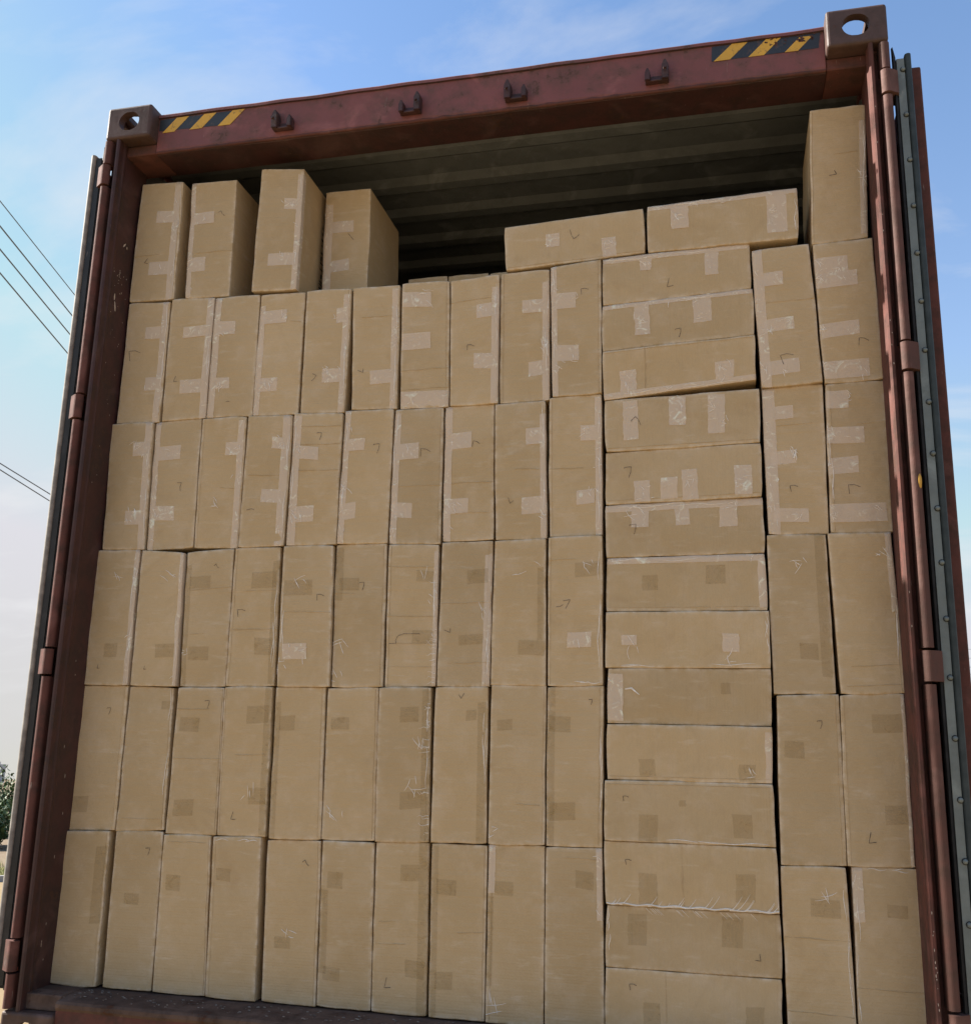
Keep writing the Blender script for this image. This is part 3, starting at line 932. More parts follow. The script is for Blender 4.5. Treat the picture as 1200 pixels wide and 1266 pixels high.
# ------------------------------------------------------------------ cartons
QUADS = {
't1': (-1153.5, 2688.8, -997.1, 2678.8, -994.1, 2254.8, -1157.8, 2257.0),
't2': (-967.4, 2672.3, -806.1, 2671.5, -795.6, 2248.4, -950.1, 2253.9),
't3': (-710.4, 2690.0, -558.0, 2671.8, -557.7, 2245.7, -713.9, 2255.5),
't4': (-480.6, 2591.8, -328.4, 2584.0, -316.2, 2224.9, -468.8, 2227.0),
't5': (113.3, 2397.5, 532.2, 2417.2, 536.0, 2273.2, 120.3, 2253.1),
't6': (544.3, 2417.2, 968.8, 2430.3, 966.0, 2272.2, 544.2, 2269.4),
't7': (1014.8, 2674.5, 1166.3, 2672.9, 1151.3, 2259.6, 1001.2, 2249.1),
'e1': (-1158.6, 2254.7, -1004.4, 2245.7, -1002.0, 1832.8, -1156.4, 1836.0),
'e2': (-999.0, 2255.2, -844.8, 2249.8, -841.7, 1840.5, -994.7, 1834.3),
'e3': (-838.1, 2244.7, -686.3, 2243.9, -681.3, 1838.0, -835.3, 1839.4),
'e4': (-681.7, 2243.5, -529.3, 2239.4, -524.6, 1831.9, -677.6, 1837.7),
'e5': (-519.6, 2238.6, -370.0, 2234.5, -371.9, 1827.8, -515.6, 1834.3),
'e6': (-364.9, 2235.4, -214.0, 2235.3, -207.9, 1833.7, -350.3, 1836.5),
'e7': (-206.7, 2239.3, -56.2, 2236.7, -45.9, 1829.7, -196.4, 1831.6),
'e8': (-51.8, 2234.8, 99.4, 2241.6, 103.7, 1833.2, -41.6, 1830.1),
'e9': (103.5, 2247.3, 252.1, 2248.6, 256.0, 1834.0, 109.2, 1831.6),
'e10': (257.0, 2250.4, 407.0, 2258.7, 408.1, 1845.1, 266.1, 1842.5),
'h1': (410.8, 2261.5, 831.6, 2273.8, 833.2, 2131.6, 412.2, 2113.8),
'h2': (410.5, 2112.1, 835.8, 2130.2, 835.8, 1990.7, 411.8, 1972.1),
'h3': (411.8, 1970.3, 835.8, 1989.3, 835.8, 1857.7, 416.5, 1823.2),
'h4': (416.5, 1821.8, 844.3, 1833.7, 841.2, 1678.0, 419.4, 1669.0),
'h5': (417.7, 1667.6, 842.4, 1676.6, 839.5, 1526.6, 418.9, 1515.7),
'h6': (415.6, 1514.3, 840.9, 1525.2, 843.0, 1371.6, 420.9, 1366.8),
'e11': (837.2, 2246.7, 993.1, 2255.9, 1010.9, 1840.5, 850.6, 1833.3),
'e12': (1003.2, 2252.2, 1161.8, 2254.4, 1166.8, 1840.2, 1015.9, 1834.8),
'd11': (850.5, 1831.6, 1010.8, 1838.8, 1006.8, 1419.3, 853.9, 1422.3),
'd12': (1018.2, 1833.4, 1167.3, 1838.8, 1165.3, 1420.7, 1011.3, 1420.0),
'd1': (-1167.8, 1834.6, -1019.2, 1831.4, -1009.4, 1419.7, -1155.2, 1421.7),
'd2': (-1013.8, 1832.9, -855.9, 1839.1, -846.1, 1422.4, -1001.6, 1417.7),
'd3': (-850.8, 1838.0, -698.1, 1836.6, -695.3, 1417.7, -843.0, 1421.0),
'd4': (-690.7, 1836.3, -540.5, 1830.5, -541.6, 1418.7, -690.2, 1417.6),
'd5': (-531.9, 1832.9, -375.4, 1826.4, -375.7, 1420.6, -531.0, 1420.5),
'd6': (-369.5, 1835.3, -216.5, 1832.0, -217.6, 1422.1, -372.6, 1422.3),
'd7': (-210.5, 1830.2, -62.1, 1828.3, -57.1, 1416.1, -210.4, 1418.6),
'd8': (-55.0, 1828.7, 92.0, 1831.8, 99.6, 1424.9, -49.7, 1421.1),
'd9': (95.5, 1830.2, 244.5, 1832.6, 253.3, 1423.8, 106.3, 1421.7),
'd10': (256.0, 1841.1, 406.1, 1843.7, 408.5, 1431.0, 261.2, 1427.7),
'c1': (-1166.5, 1420.3, -1023.0, 1418.3, -1019.0, 1005.7, -1165.3, 1004.2),
'c2': (-1012.2, 1416.3, -869.0, 1406.0, -858.5, 1002.5, -1010.3, 1003.9),
'c3': (-860.6, 1408.2, -705.6, 1416.3, -699.3, 1004.5, -848.4, 1001.8),
'c4': (-698.9, 1416.2, -551.5, 1417.3, -541.4, 1006.1, -695.1, 1004.2),
'c5': (-539.5, 1419.1, -382.4, 1419.0, -371.6, 1006.7, -531.7, 1004.7),
'c6': (-375.9, 1420.9, -218.9, 1420.7, -211.6, 1008.0, -366.9, 1005.7),
'c7': (-210.8, 1417.2, -60.9, 1414.7, -57.8, 1010.0, -205.6, 1007.7),
'c8': (-51.0, 1419.7, 98.2, 1423.1, 96.5, 1012.3, -52.0, 1011.1),
'c9': (105.0, 1420.3, 250.6, 1422.4, 253.3, 1017.0, 101.4, 1017.2),
'c10': (259.3, 1426.7, 408.5, 1429.6, 408.9, 1018.6, 259.7, 1014.3),
'b1': (-1175.3, 1002.8, -1021.2, 1004.3, -1017.1, 586.7, -1173.2, 581.5),
'b2': (-1014.0, 1002.5, -866.8, 1000.9, -857.6, 592.9, -1012.9, 586.1),
'b3': (-849.8, 1000.4, -699.1, 1003.1, -690.3, 587.5, -851.7, 584.8),
'b4': (-695.0, 1002.7, -545.2, 1004.7, -537.2, 589.3, -684.7, 586.5),
'b5': (-535.4, 1003.3, -384.7, 1005.3, -372.3, 588.4, -527.6, 583.1),
'b6': (-378.2, 1004.3, -224.3, 1006.6, -214.9, 591.0, -370.9, 588.2),
'b7': (-219.0, 1006.3, -68.2, 1008.6, -60.3, 594.9, -212.7, 591.1),
'b8': (-55.5, 1009.7, 92.9, 1010.9, 98.3, 598.2, -55.2, 594.9),
'b9': (103.6, 1015.8, 254.7, 1015.6, 255.5, 600.7, 103.9, 598.9),
'b10': (259.6, 1012.9, 411.0, 1017.2, 406.6, 601.1, 258.9, 599.9),
'a1': (-1176.1, 580.2, -1027.4, 585.3, -1021.9, 162.9, -1170.9, 162.9),
'a2': (-1010.0, 584.7, -859.3, 591.5, -851.9, 162.9, -1003.3, 162.9),
'a3': (-852.6, 583.4, -705.2, 586.5, -686.6, 162.9, -846.5, 162.9),
'a4': (-693.8, 585.1, -548.6, 587.9, -535.2, 162.9, -681.5, 162.9),
'a5': (-532.6, 581.7, -372.2, 587.0, -362.0, 162.9, -517.9, 162.9),
'a6': (-364.8, 586.8, -215.6, 589.3, -205.2, 162.9, -358.6, 162.9),
'a7': (-210.3, 589.5, -60.2, 593.5, -52.2, 162.9, -203.0, 162.9),
'a8': (-51.3, 593.5, 101.4, 596.5, 103.0, 162.9, -44.3, 162.9),
'a9': (106.4, 597.5, 255.2, 599.4, 257.0, 162.9, 106.5, 162.9),
'a10': (258.7, 598.5, 405.7, 599.6, 411.5, 162.9, 259.7, 162.9),
'h7': (420.8, 1365.4, 842.4, 1370.2, 844.1, 1218.0, 418.7, 1217.9),
'h8': (416.4, 1216.5, 846.0, 1216.6, 844.1, 1066.5, 416.7, 1065.8),
'h9': (423.6, 1064.4, 845.3, 1065.1, 842.0, 919.2, 420.0, 919.2),
'h10': (419.3, 917.8, 841.9, 917.8, 838.6, 777.1, 421.0, 774.8),
'h11': (413.6, 773.1, 839.9, 775.8, 840.9, 623.4, 412.4, 621.4),
'h12': (412.9, 620.0, 843.2, 621.8, 843.3, 467.3, 415.1, 465.7),
'h13': (417.3, 464.3, 845.3, 465.4, 844.2, 318.3, 414.6, 316.1),
'h14': (414.6, 314.8, 842.6, 316.9, 840.1, 169.7, 412.9, 166.6),
'c11': (848.6, 1420.9, 997.4, 1417.9, 1003.2, 1003.7, 850.7, 1000.1),
'c12': (1003.1, 1418.6, 1158.6, 1419.3, 1168.7, 1006.3, 1014.8, 1002.4),
'b11': (856.9, 998.7, 1008.9, 1002.3, 1007.3, 585.1, 851.8, 582.2),
'b12': (1011.6, 1001.0, 1163.8, 1004.9, 1163.6, 589.9, 1008.7, 587.0),
'a11': (849.9, 580.9, 1003.6, 583.7, 1008.7, 162.9, 852.6, 162.9),
'a12': (1017.5, 585.6, 1171.7, 588.5, 1168.3, 162.9, 1013.8, 162.9),
}

DEPTH = .300
YF = .1365

# DSL, one string per box. T kind u0 u1 v0 v1 (tape; p pale, d dull)   C v u0 u1 (crease)  V u v0 v1 (crease along)
# W u v size (crumpled tape folds)   M shape u v size rot (pen mark)   E L|R|T|B (tape folds along an edge)   X u v (small dent)
SPEC = {
't1': 'T p .82 .96 0 1;T p .45 .84 .25 .35;T p .38 .84 .68 .79;M L .32 .67 .05 20;C .62 0 .6;E R',
't2': 'T p 0 .11 0 1;T p .1 .56 .27 .37;T p .1 .42 .66 .78;M ^ .72 .29 .06 0;C .62 .2 1',
't3': 'T p .88 1 .05 1;T p .6 .88 .25 .34;T p .32 .9 .70 .80;E R;W .8 .3 .05',
't4': 'T p 0 .18 .12 1;T p .18 .66 .28 .38;T p .18 .58 .62 .72;M / .6 .42 .07 95',
't5': 'T p .70 .80 .55 .98;W .75 .75 .04;T p .3 .4 .3 .6;M 7 .50 .36 .24 150',
't6': 'T p 0 1 0 .10;T p .16 .28 .1 .55;T p .80 .93 .1 .85;W .21 .3 .05;W .86 .4 .04;E T;E R',
't7': 'T p .88 1 .12 .97;W .93 .5 .05;E R;C .35 .4 .85;M L .40 .5 .055 250',
'e1': 'T p .84 .97 0 1;T p .48 .84 .21 .31;T p .58 .84 .63 .74;M G .25 .45 .11 0;E R',
'e2': 'T p .85 1 0 1;T p .34 .85 .24 .33;T p .36 .85 .68 .79;M L .25 .67 .05 10;E R',
'e3': 'T p 0 .15 0 1;T p .15 .5 .21 .32;T p .15 .45 .68 .77;W .25 .75 .05;M - .45 .88 .03 0',
'e4': 'T p 0 .13 .1 1;T p .08 .62 .14 .25;T p .1 .5 .70 .81;W .5 .2 .05;W .3 .75 .06;C .24 .7 .95',
'e5': 'T p .85 .97 .05 1;T p .45 .86 .65 .76;T p .7 .86 .16 .28;M 7 .25 .72 .06 30;E R;W .5 .66 .05',
'e6': 'T p .85 .97 .03 1;T p .4 .85 .69 .80;C .25 .2 .9;M L .2 .69 .05 280;E R',
'e7': 'T p .02 .62 .08 .20;T p .02 .62 .41 .54;T p 0 1 .87 1;C .70 0 1;C .85 0 1;W .45 .12 .08',
'e8': 'T p .86 1 .1 1;T p .55 .86 .22 .33;T p .5 .86 .61 .73;C .18 0 .9;M G .42 .56 .06 10;W .65 .26 .05;E R',
'e9': 'T p .86 1 .1 1;T p .45 .86 .23 .33;T p .58 .86 .70 .81;E R;W .9 .6 .06',
'e10': 'T p 0 .12 0 1;T p .1 .5 .22 .34;T p .1 .55 .62 .74;M G .67 .23 .06 5;W .1 .8 .05;E L',
'h1': 'T p 0 1 0 .11;T p .26 .34 .11 .34;T p .70 .79 .11 .6;M L .46 .68 .2 0;W .3 .2 .03;E T',
'h2': 'T p 0 1 0 .10;T p .22 .32 .1 .74;T p .61 .73 .1 .6;M 7 .51 .78 .2 0;W .27 .4 .06;E T',
'h3': 'T p 0 1 .88 1;T p .11 .22 .45 .88;T p .74 .86 .5 .88;V .28 0 1;W .15 .75 .05;W .8 .7 .06;E B',
'h4': 'T p .12 .22 .05 .8;T p .42 .53 .03 .58;T p .67 .78 .05 .78;M 7 .21 .46 .2 -40;W .48 .2 .05;W .7 .3 .05',
'h5': 'T p .19 .29 .58 .98;T p .36 .47 .55 .95;T p .50 .60 .42 .98;T p .83 .94 .4 .95;M 7 .15 .4 .22 0;W .55 .7 .05;W .88 .7 .05;W .25 .8 .04',
'h6': 'T p 0 1 0 .14;T p .17 .28 .14 .45;T p .45 .54 .14 .44;T p .73 .84 .12 .5;M 7 .18 .48 .2 0;W .2 .15 .08;W .8 .1 .06;E T',
'e11': 'T p 0 .17 0 1;T p .17 .5 .18 .28;T p .12 .62 .52 .61;T p .12 .65 .82 .92;C .4 0 1;M G .45 .82 .09 -5;W .2 .62 .04;W .1 .88 .05',
'e12': 'T p 0 .56 .11 .22;T p 0 .70 .22 .33;T p 0 .66 .58 .68;T p 0 .78 .85 .97;M G .70 .74 .07 15;W .08 .15 .04;W .08 .27 .05;W .05 .63 .04;W .03 .88 .05',
'd11': 'T p 0 .2 0 1;T p .2 .5 .13 .22;T p .1 .52 .44 .53;T p .1 .68 .83 .92;M G .45 .7 .055 0;W .5 .46 .06;M S .5 .475 .05 0;C .26 .1 .8;W .1 .85 .05',
'd12': 'T p 0 .38 .05 .17;T p 0 .62 .30 .41;T p 0 .5 .50 .61;T p 0 .92 .81 .93;M G .40 .72 .08 5;W .05 .33 .03;W .03 .55 .03;W .37 .1 .035;W .06 .9 .03;C .28 .5 1;E L',
'd1': 'T p .84 .98 0 1;T p .58 .85 .16 .27;T p .5 .85 .70 .81;W .7 .2 .07;E R;W .7 .7 .04',
'd2': 'T p 0 .13 0 1;T p .13 .6 .20 .31;T p .13 .55 .67 .78;M ^ .64 .52 .07 40;W .15 .72 .05',
'd3': 'T p .84 .97 .03 1;T p .58 .86 .20 .30;W .75 .25 .05;C .55 .5 .9;W .4 .68 .05',
'd4': 'T p .80 .97 0 1;T p .58 .82 .17 .26;T p .42 .82 .57 .67;M - .22 .72 .06 0;C .46 .1 .95;E R;W .75 .2 .05;X .82 .93',
'd5': 'T p 0 .17 .02 1;T p .17 .55 .26 .36;T p .13 .52 .71 .83;C .10 .15 1;C .24 .1 1;C .44 .1 1;M 7 .55 .18 .06 0;W .15 .8 .07;W .1 .3 .05;E L',
'd6': 'T p 0 .13 0 1;T p .13 .45 .22 .31;T p .13 .34 .70 .82;M 7 .70 .30 .08 0;W .08 .6 .06;E L',
'd7': 'T p 0 .13 .03 1;T p .13 .52 .26 .38;T p .02 .42 .70 .81;C .58 0 1;M G .64 .34 .08 10;W .35 .34 .05;W .05 .9 .04;E L',
'd8': 'T p 0 .15 0 1;T p .13 .55 .20 .32;T p .05 .5 .69 .80;C .58 0 1;C .80 .2 .9;M G .63 .30 .06 20;W .2 .75 .05',
'd9': 'T p .89 1 .1 1;T p .62 1 .20 .32;T p .52 1 .70 .82;M L .30 .72 .05 330;C .5 .4 .9;W .75 .25 .05;E R',
'd10': 'T p .88 1 .02 1;T p .6 .88 .22 .33;T p .52 .86 .68 .78;C .52 0 .65;W .72 .26 .05;W .93 .5 .05;E R',
'c1': 'T p .9 1 0 1;T d .4 .7 .70 .80;W .6 .2 .07;M L .3 .87 .03 0;E R',
'c2': 'T d .5 .95 .69 .79;W .75 .19 .08;T p .93 1 0 1;M L .3 .87 .03 0;E R',
'c3': 'T d .1 .55 .19 .28;T d 0 .12 .1 1;T d .15 .6 .71 .81;M ^ .66 .12 .04 0;C .29 .1 1;C .62 0 .5;W .05 .75 .04',
'c4': 'T d .42 .95 .18 .30;T d .55 .95 .66 .78;T d .86 1 .1 1;M G .22 .48 .07 0;C .32 .3 .9;C .6 0 1;E R',
'c5': 'T d .05 .62 .25 .36;T p .08 .55 .70 .81;W .4 .3 .09;W .5 .74 .07;W .06 .85 .06;C .48 0 1;M G .78 .38 .06 5;X .97 .28;E L',
'c6': 'T d .1 .48 .24 .33;T d 0 .16 .02 .4;W .08 .7 .08;W .06 .9 .06;M 7 .54 .30 .06 0;C .35 0 .4',
'c7': 'T d .58 .92 .19 .27;T d .52 .95 .61 .70;W .8 .2 .07;W .9 .4 .06;M S2 .28 .68 .09 0;C .51 0 1;C .70 .2 1;C .86 .1 1;C .16 0 .95;T p .92 1 .05 1;E R',
'c8': 'T d .52 .92 .20 .30;T d .4 .86 .65 .72;T p .86 1 .1 1;C .43 0 1;C .84 .2 1;M L .18 .62 .05 280;E R;W .9 .5 .07',
'c9': 'W .7 .22 .08;T d .5 .98 .70 .80;T d .85 .97 .2 .7',
'c10': 'T d .5 .95 .18 .28;T p .36 .8 .65 .75;M Z .32 .46 .07 0;W .7 .22 .06;C .16 0 .5;E R;E B',
'b1': 'T d .05 .4 .77 .88;M 7 .65 .18 .05 0',
'b2': 'T d .76 .95 .10 .16;C .92 .1 .9;E R',
'b3': 'T d .1 .52 .21 .31;T d .12 .52 .77 .88;M 7 .66 .12 .06 0;C .15 0 .7;C .49 0 1',
'b4': 'T d .5 .95 .13 .25;T d .62 .98 .68 .79;W .6 .74 .08;M L .32 .87 .06 5;C .46 .3 .9;T d .86 1 0 1',
'b5': 'X .3 .07;T d .1 .42 .19 .29;T d 0 .12 .1 1',
'b6': 'T d .1 .45 .20 .28;W .15 .83 .09',
'b7': 'T d .42 .78 .13 .23;T d .45 .85 .68 .79;W .85 .35 .08;W .8 .65 .09;E R;T d .84 1 0 1',
'b8': 'M V .5 .06 .05 0;T d .82 .98 .1 1;E R;T d .6 .8 .15 .22',
'b9': 'T d .12 .4 .22 .29;C .75 .5 .9;W .06 .94 .04',
'b10': 'T d .03 .42 .19 .29;T d .05 .52 .73 .84;T d 0 .14 0 1;M 7 .78 .10 .035 0;X .17 .15;E R',
'a1': 'T d .75 .98 .1 .6',
'a2': 'M 7 .72 .13 .05 0;T d .3 .6 .4 .47',
'a3': 'T d .12 .42 .26 .36;C .05 .1 .9',
'a4': 'T d .1 .4 .2 .28;E T',
'a5': 'M ^ .74 .14 .05 0;T d .2 .5 .6 .67;W .5 .58 .05',
'a6': 'T d .12 .42 .19 .29;T d .1 .42 .76 .84;T d 0 .15 .3 .8',
'a7': 'T d .48 .82 .13 .23;T d .82 1 0 1;T d .6 .95 .69 .79;M L .28 .83 .07 0;C .47 .1 .4;C .6 .05 .6',
'a8': 'T d .1 .46 .21 .30;T d .1 .42 .74 .84;T d 0 .13 0 1;C .51 .5 1',
'a9': 'T d .12 .45 .21 .29;T p 0 .12 0 .28;W .12 .88 .10;T d 0 .1 .3 .8',
'a10': 'T d .53 .85 .13 .23;T p .9 1 0 .4;C .06 .3 .9;W .9 .05 .04',
'h7': 'T p 0 1 0 .12;T d .23 .33 .34 .62;T d .63 .75 .18 .52;T p .95 1 .1 .95;E T',
'h8': 'T p .10 .20 .42 .60;T p .72 .82 .40 .72;W .15 .65 .08;W .78 .8 .09;E B;E R',
'h9': 'M S .15 .36 .11 70;T d .7 .76 .25 .45;T p 0 .1 .1 .95',
'h10': 'T d .2 .30 .62 .92;T d .8 .9 .68 .98;W .88 .85 .06;T p .96 1 .1 1',
'h11': 'T d .21 .32 .55 .99;T d .76 .87 .5 .88;M G .13 .3 .11 0;E B;T d .45 .49 .3 .4',
'h12': 'T d .20 .31 .48 .97;T d .76 .87 .42 .85;M G .14 .32 .11 0;V .46 .05 .98',
'h13': 'T d .13 .24 .12 .62;T d .67 .79 .08 .56;M J .87 .70 .13 0;E L',
'h14': 'T d .22 .32 .5 .98;T d .8 .9 .45 .95;M G .16 .28 .13 0;V .35 0 1',
'c11': 'T d .46 .76 .69 .79;W .6 .17 .08;T d .8 .97 0 .9',
'c12': 'W .85 .15 .06;E R;C .83 .2 .95;T p .9 1 0 .5;C .95 .1 1',
'b11': 'T d .1 .42 .28 .38;M 7 .68 .18 .05 0',
'b12': 'T d .48 .95 .12 .23;T d .6 .95 .65 .76;M L .38 .84 .07 0;T p .94 1 0 1',
'a11': 'T d .43 .88 .18 .28;W .65 .15 .09;C .40 0 1;C .80 0 1;E R;M - .4 .96 .05 80',
'a12': 'T d .5 .8 .2 .27;T p 0 .16 0 .3;C .65 0 1;E L;E T',
}

SHAPES = {
'7': [[(-.32, -.32), (-.30, -.42), (.25, -.45), (.22, 0), (.05, .5)]],
'G': [[(-.30, .35), (-.42, -.38), (.05, -.42), (.5, -.25)]],
'L': [[(-.05, -.5), (-.25, .38), (.35, .30)]],
'^': [[(-.5, -.05), (-.1, -.35), (.1, .1), (.45, .4)]],
'V': [[(-.35, -.2), (0, .3), (.4, -.35)]],
'/': [[(-.4, .4), (.1, -.05), (.45, -.4)]],
'-': [[(-.5, .05), (.1, -.08), (.5, .02)]],
'Z': [[(-.2, -.3), (.5, -.4), (.05, .45)], [(-.9, .25), (-.45, .22), (-.2, .05)]],
'J': [[(.2, -.5), (.3, .3), (-.4, .25)]],
'S': [],
'S2': [],
}


class Face:
    """front face of a carton: four corners in the plane, slight bulge"""
    def __init__(s, q, y0, seed, soft=1.0):
        s.c = [Vector((q[2 * i] / 1000, q[2 * i + 1] / 1000)) for i in range(4)]
        s.w = ((s.c[1] - s.c[0]).length + (s.c[2] - s.c[3]).length) / 2
        s.h = ((s.c[0] - s.c[3]).length + (s.c[1] - s.c[2]).length) / 2
        s.y0, s.seed, s.soft = y0, seed, soft
        r = random.Random(seed)
        s.amp = r.uniform(-.0005, .0030)
        s.tx, s.tz = r.uniform(-.004, .004), r.uniform(-.004, .004)
        s.cut = [r.uniform(.001, .004) for _ in range(4)]
        s.dent = []
        s.o = (s.c[0] + s.c[1] + s.c[2] + s.c[3]) / 4

    def p(s, u, v, off=0.0):
        c = s.c
        cu, cv = min(max(u, 0), 1), min(max(v, 0), 1)
        a = c[0].lerp(c[1], u).lerp(c[3].lerp(c[2], u), v)
        du, dv = min(cu, 1 - cu) * s.w, min(cv, 1 - cv) * s.h
        e = min(du, dv)
        y = s.y0 + (.0016 * max(0, 1 - e / .0036) ** 2 if e < .0036 else 0)
        # soft outline wobble
        edge = max(0, 1 - e / .02)
        n1 = noise.noise(Vector((a.x * 14 + s.seed, a.y * 14, s.seed * .7)))
        n2 = noise.noise(Vector((a.x * 33, a.y * 33 + s.seed, 5.)))
        y -= s.amp * math.sin(math.pi * cu) * math.sin(math.pi * cv)
        y += (n1 * .0030 + n2 * .0012) * s.soft
        y += s.tx * (cu - .5) + s.tz * (cv - .5)
        for (xu, xv, rad, dp) in s.dent:
            d = math.hypot((cu - xu) * s.w, (cv - xv) * s.h * 1.8)
            if d < rad: y += dp * (1 - d / rad)
        # corners crushed a little
        ci = (0 if cu < .5 else 1) if cv < .5 else (3 if cu < .5 else 2)
        cdx, cdy = du, dv
        k = max(0, 1 - (cdx + cdy) / .02)
        q = s.o - a
        if q.length > 0: a = a + q.normalized() * (k * s.cut[ci] * .7)
        wob = (noise.noise(Vector((a.x * 18, a.y * 18, s.seed))) * .0016 + noise.noise(Vector((a.x * 7, a.y * 7, s.seed + 9))) * .0022 - .0006) * edge
        if q.length > 0: a = a + q.normalized() * wob
        return Vector((a.x, y - off, a.y))


def strokes(bm, face, pts2, width, off, mi=0, ridge=0.0):
    """pts2: list of (u,v); ribbon on the face, optional raised middle"""
    P = [face.p(u, v, off) for u, v in pts2]
    L_, R_, Cn = [], [], []
    for i in range(len(P)):
        t_ = (P[min(i + 1, len(P) - 1)] - P[max(i - 1, 0)])
        if t_.length < 1e-6: t_ = Vector((1, 0, 0))
        t_.normalize()
        nrm = Vector((0, -1, 0)); s_ = t_.cross(nrm).normalized()
        w_ = width[i] if isinstance(width, list) else width
        L_.append(bm.verts.new(P[i] + s_ * w_ / 2)); R_.append(bm.verts.new(P[i] - s_ * w_ / 2))
        if ridge: Cn.append(bm.verts.new(P[i] + nrm * ridge * min(1, w_ / .002)))
    for i in range(len(P) - 1):
        if ridge:
            for f in (bm.faces.new((L_[i], L_[i + 1], Cn[i + 1], Cn[i])), bm.faces.new((Cn[i], Cn[i + 1], R_[i + 1], R_[i]))): f.material_index = mi
        else:
            f = bm.faces.new((L_[i], L_[i + 1], R_[i + 1], R_[i])); f.material_index = mi


def carton_mesh(face, depth, long_v):
    bm = bmesh.new()
    lay = bm.loops.layers.uv.new('UVMap')
    wear = bm.verts.layers.float.new('wear')
    def axis(L_, n):
        e1, e2, e3 = .0022 / L_, .0048 / L_, .011 / L_
        return [0, e1, e2, e3] + [e3 + (1 - 2 * e3) * k / n for k in range(1, n)] + [1 - e3, 1 - e2, 1 - e1, 1]
    us = axis(face.w, 6 if long_v else 14); vs_ = axis(face.h, 14 if long_v else 6)
    G = [[bm.verts.new(face.p(u, v)) for v in vs_] for u in us]
    nu, nv = len(us), len(vs_)
    for i in range(nu):
        for j in range(nv):
            e = min(i, j, nu - 1 - i, nv - 1 - j)
            G[i][j][wear] = {0: 1.0, 1: 1.0, 2: .55, 3: .12}.get(e, 0)
    fr = []
    for i in range(nu - 1):
        for j in range(nv - 1):
            f = bm.faces.new((G[i][j], G[i][j + 1], G[i + 1][j + 1], G[i + 1][j])); f.smooth = True
            for lp, (a, b) in zip(f.loops, ((i, j), (i, j + 1), (i + 1, j + 1), (i + 1, j))):
                U, V = us[a] * face.w, vs_[b] * face.h
                lp[lay].uv = (U, V) if long_v else (V, U)
    # border loop -> sides
    ring = [(i, 0) for i in range(nu)] + [(nu - 1, j) for j in range(1, nv)] + [(i, nv - 1) for i in range(nu - 2, -1, -1)] + [(0, j) for j in range(nv - 2, 0, -1)]
    fv = [G[i][j] for i, j in ring]
    mid = [bm.verts.new(v.co + Vector((0, .012, 0))) for v in fv]
    bk = [bm.verts.new((v.co.x, face.y0 + depth, v.co.z)) for v in fv]
    n = len(fv)
    for i in range(n):
        k = (i + 1) % n
        for (A, B) in ((fv, mid), (mid, bk)):
            f = bm.faces.new((A[i], A[k], B[k], B[i]))
            for lp in f.loops:
                c = lp.vert.co
                lp[lay].uv = (c.y, c.z) if abs(ring[i][0] - ring[k][0]) == 0 else (c.y, c.x)
    bm.faces.new(bk[::-1])
    bmesh.ops.recalc_face_normals(bm, faces=bm.faces)
    for f in bm.faces:
        if f.smooth is False: f.smooth = False
    return bm


def tape_mesh(face, u0, u1, v0, v1, seed, kind, wrap=None):
    r = random.Random(seed)
    bm = bmesh.new()
    lay = bm.loops.layers.uv.new('UVMap')
    nu = max(3, int((u1 - u0) * face.w / .008)); nv = max(3, int((v1 - v0) * face.h / .012))
    sk = r.uniform(-.012, .012); sk2 = r.uniform(-.006, .006)
    G = []
    for i in range(nu + 1):
        row = []
        for j in range(nv + 1):
            a, b = i / nu, j / nv
            u = u0 + (u1 - u0) * a; v = v0 + (v1 - v0) * b
            if kind != 'strip':
                v += sk * (a - .5); u += sk2 * (b - .5)
            # ragged cut ends
            if i in (0, nu) and .02 < u < .98: u += r.uniform(-.004, .004)
            lift = .0007 + (abs(noise.noise(Vector((u * 9 + seed, v * 17, 2)))) * .0012)
            row.append(bm.verts.new(face.p(min(max(u, 0.0), 1.0), min(max(v, 0.0), 1.0), lift)))
        G.append(row)
    for i in range(nu):
        for j in range(nv):
            f = bm.faces.new((G[i][j], G[i][j + 1], G[i + 1][j + 1], G[i + 1][j])); f.smooth = True
            for lp, (a, b) in zip(f.loops, ((i, j), (i, j + 1), (i + 1, j + 1), (i + 1, j))):
                lp[lay].uv = (a / nu * (u1 - u0) * face.w, b / nv * (v1 - v0) * face.h)
    def wrapcol(vsrc, vec):
        w2 = [bm.verts.new(v.co + vec + Vector((0, .018, 0))) for v in vsrc]
        for k in range(len(vsrc) - 1):
            bm.faces.new((vsrc[k], vsrc[k + 1], w2[k + 1], w2[k]))
    if u1 >= .995: wrapcol(G[-1], Vector((.0008, 0, 0)))
    if u0 <= .005: wrapcol(G[0], Vector((-.0008, 0, 0)))
    if v0 <= .005: wrapcol([g[0] for g in G], Vector((0, 0, .0006)))
    bmesh.ops.recalc_face_normals(bm, faces=bm.faces)
    return bm


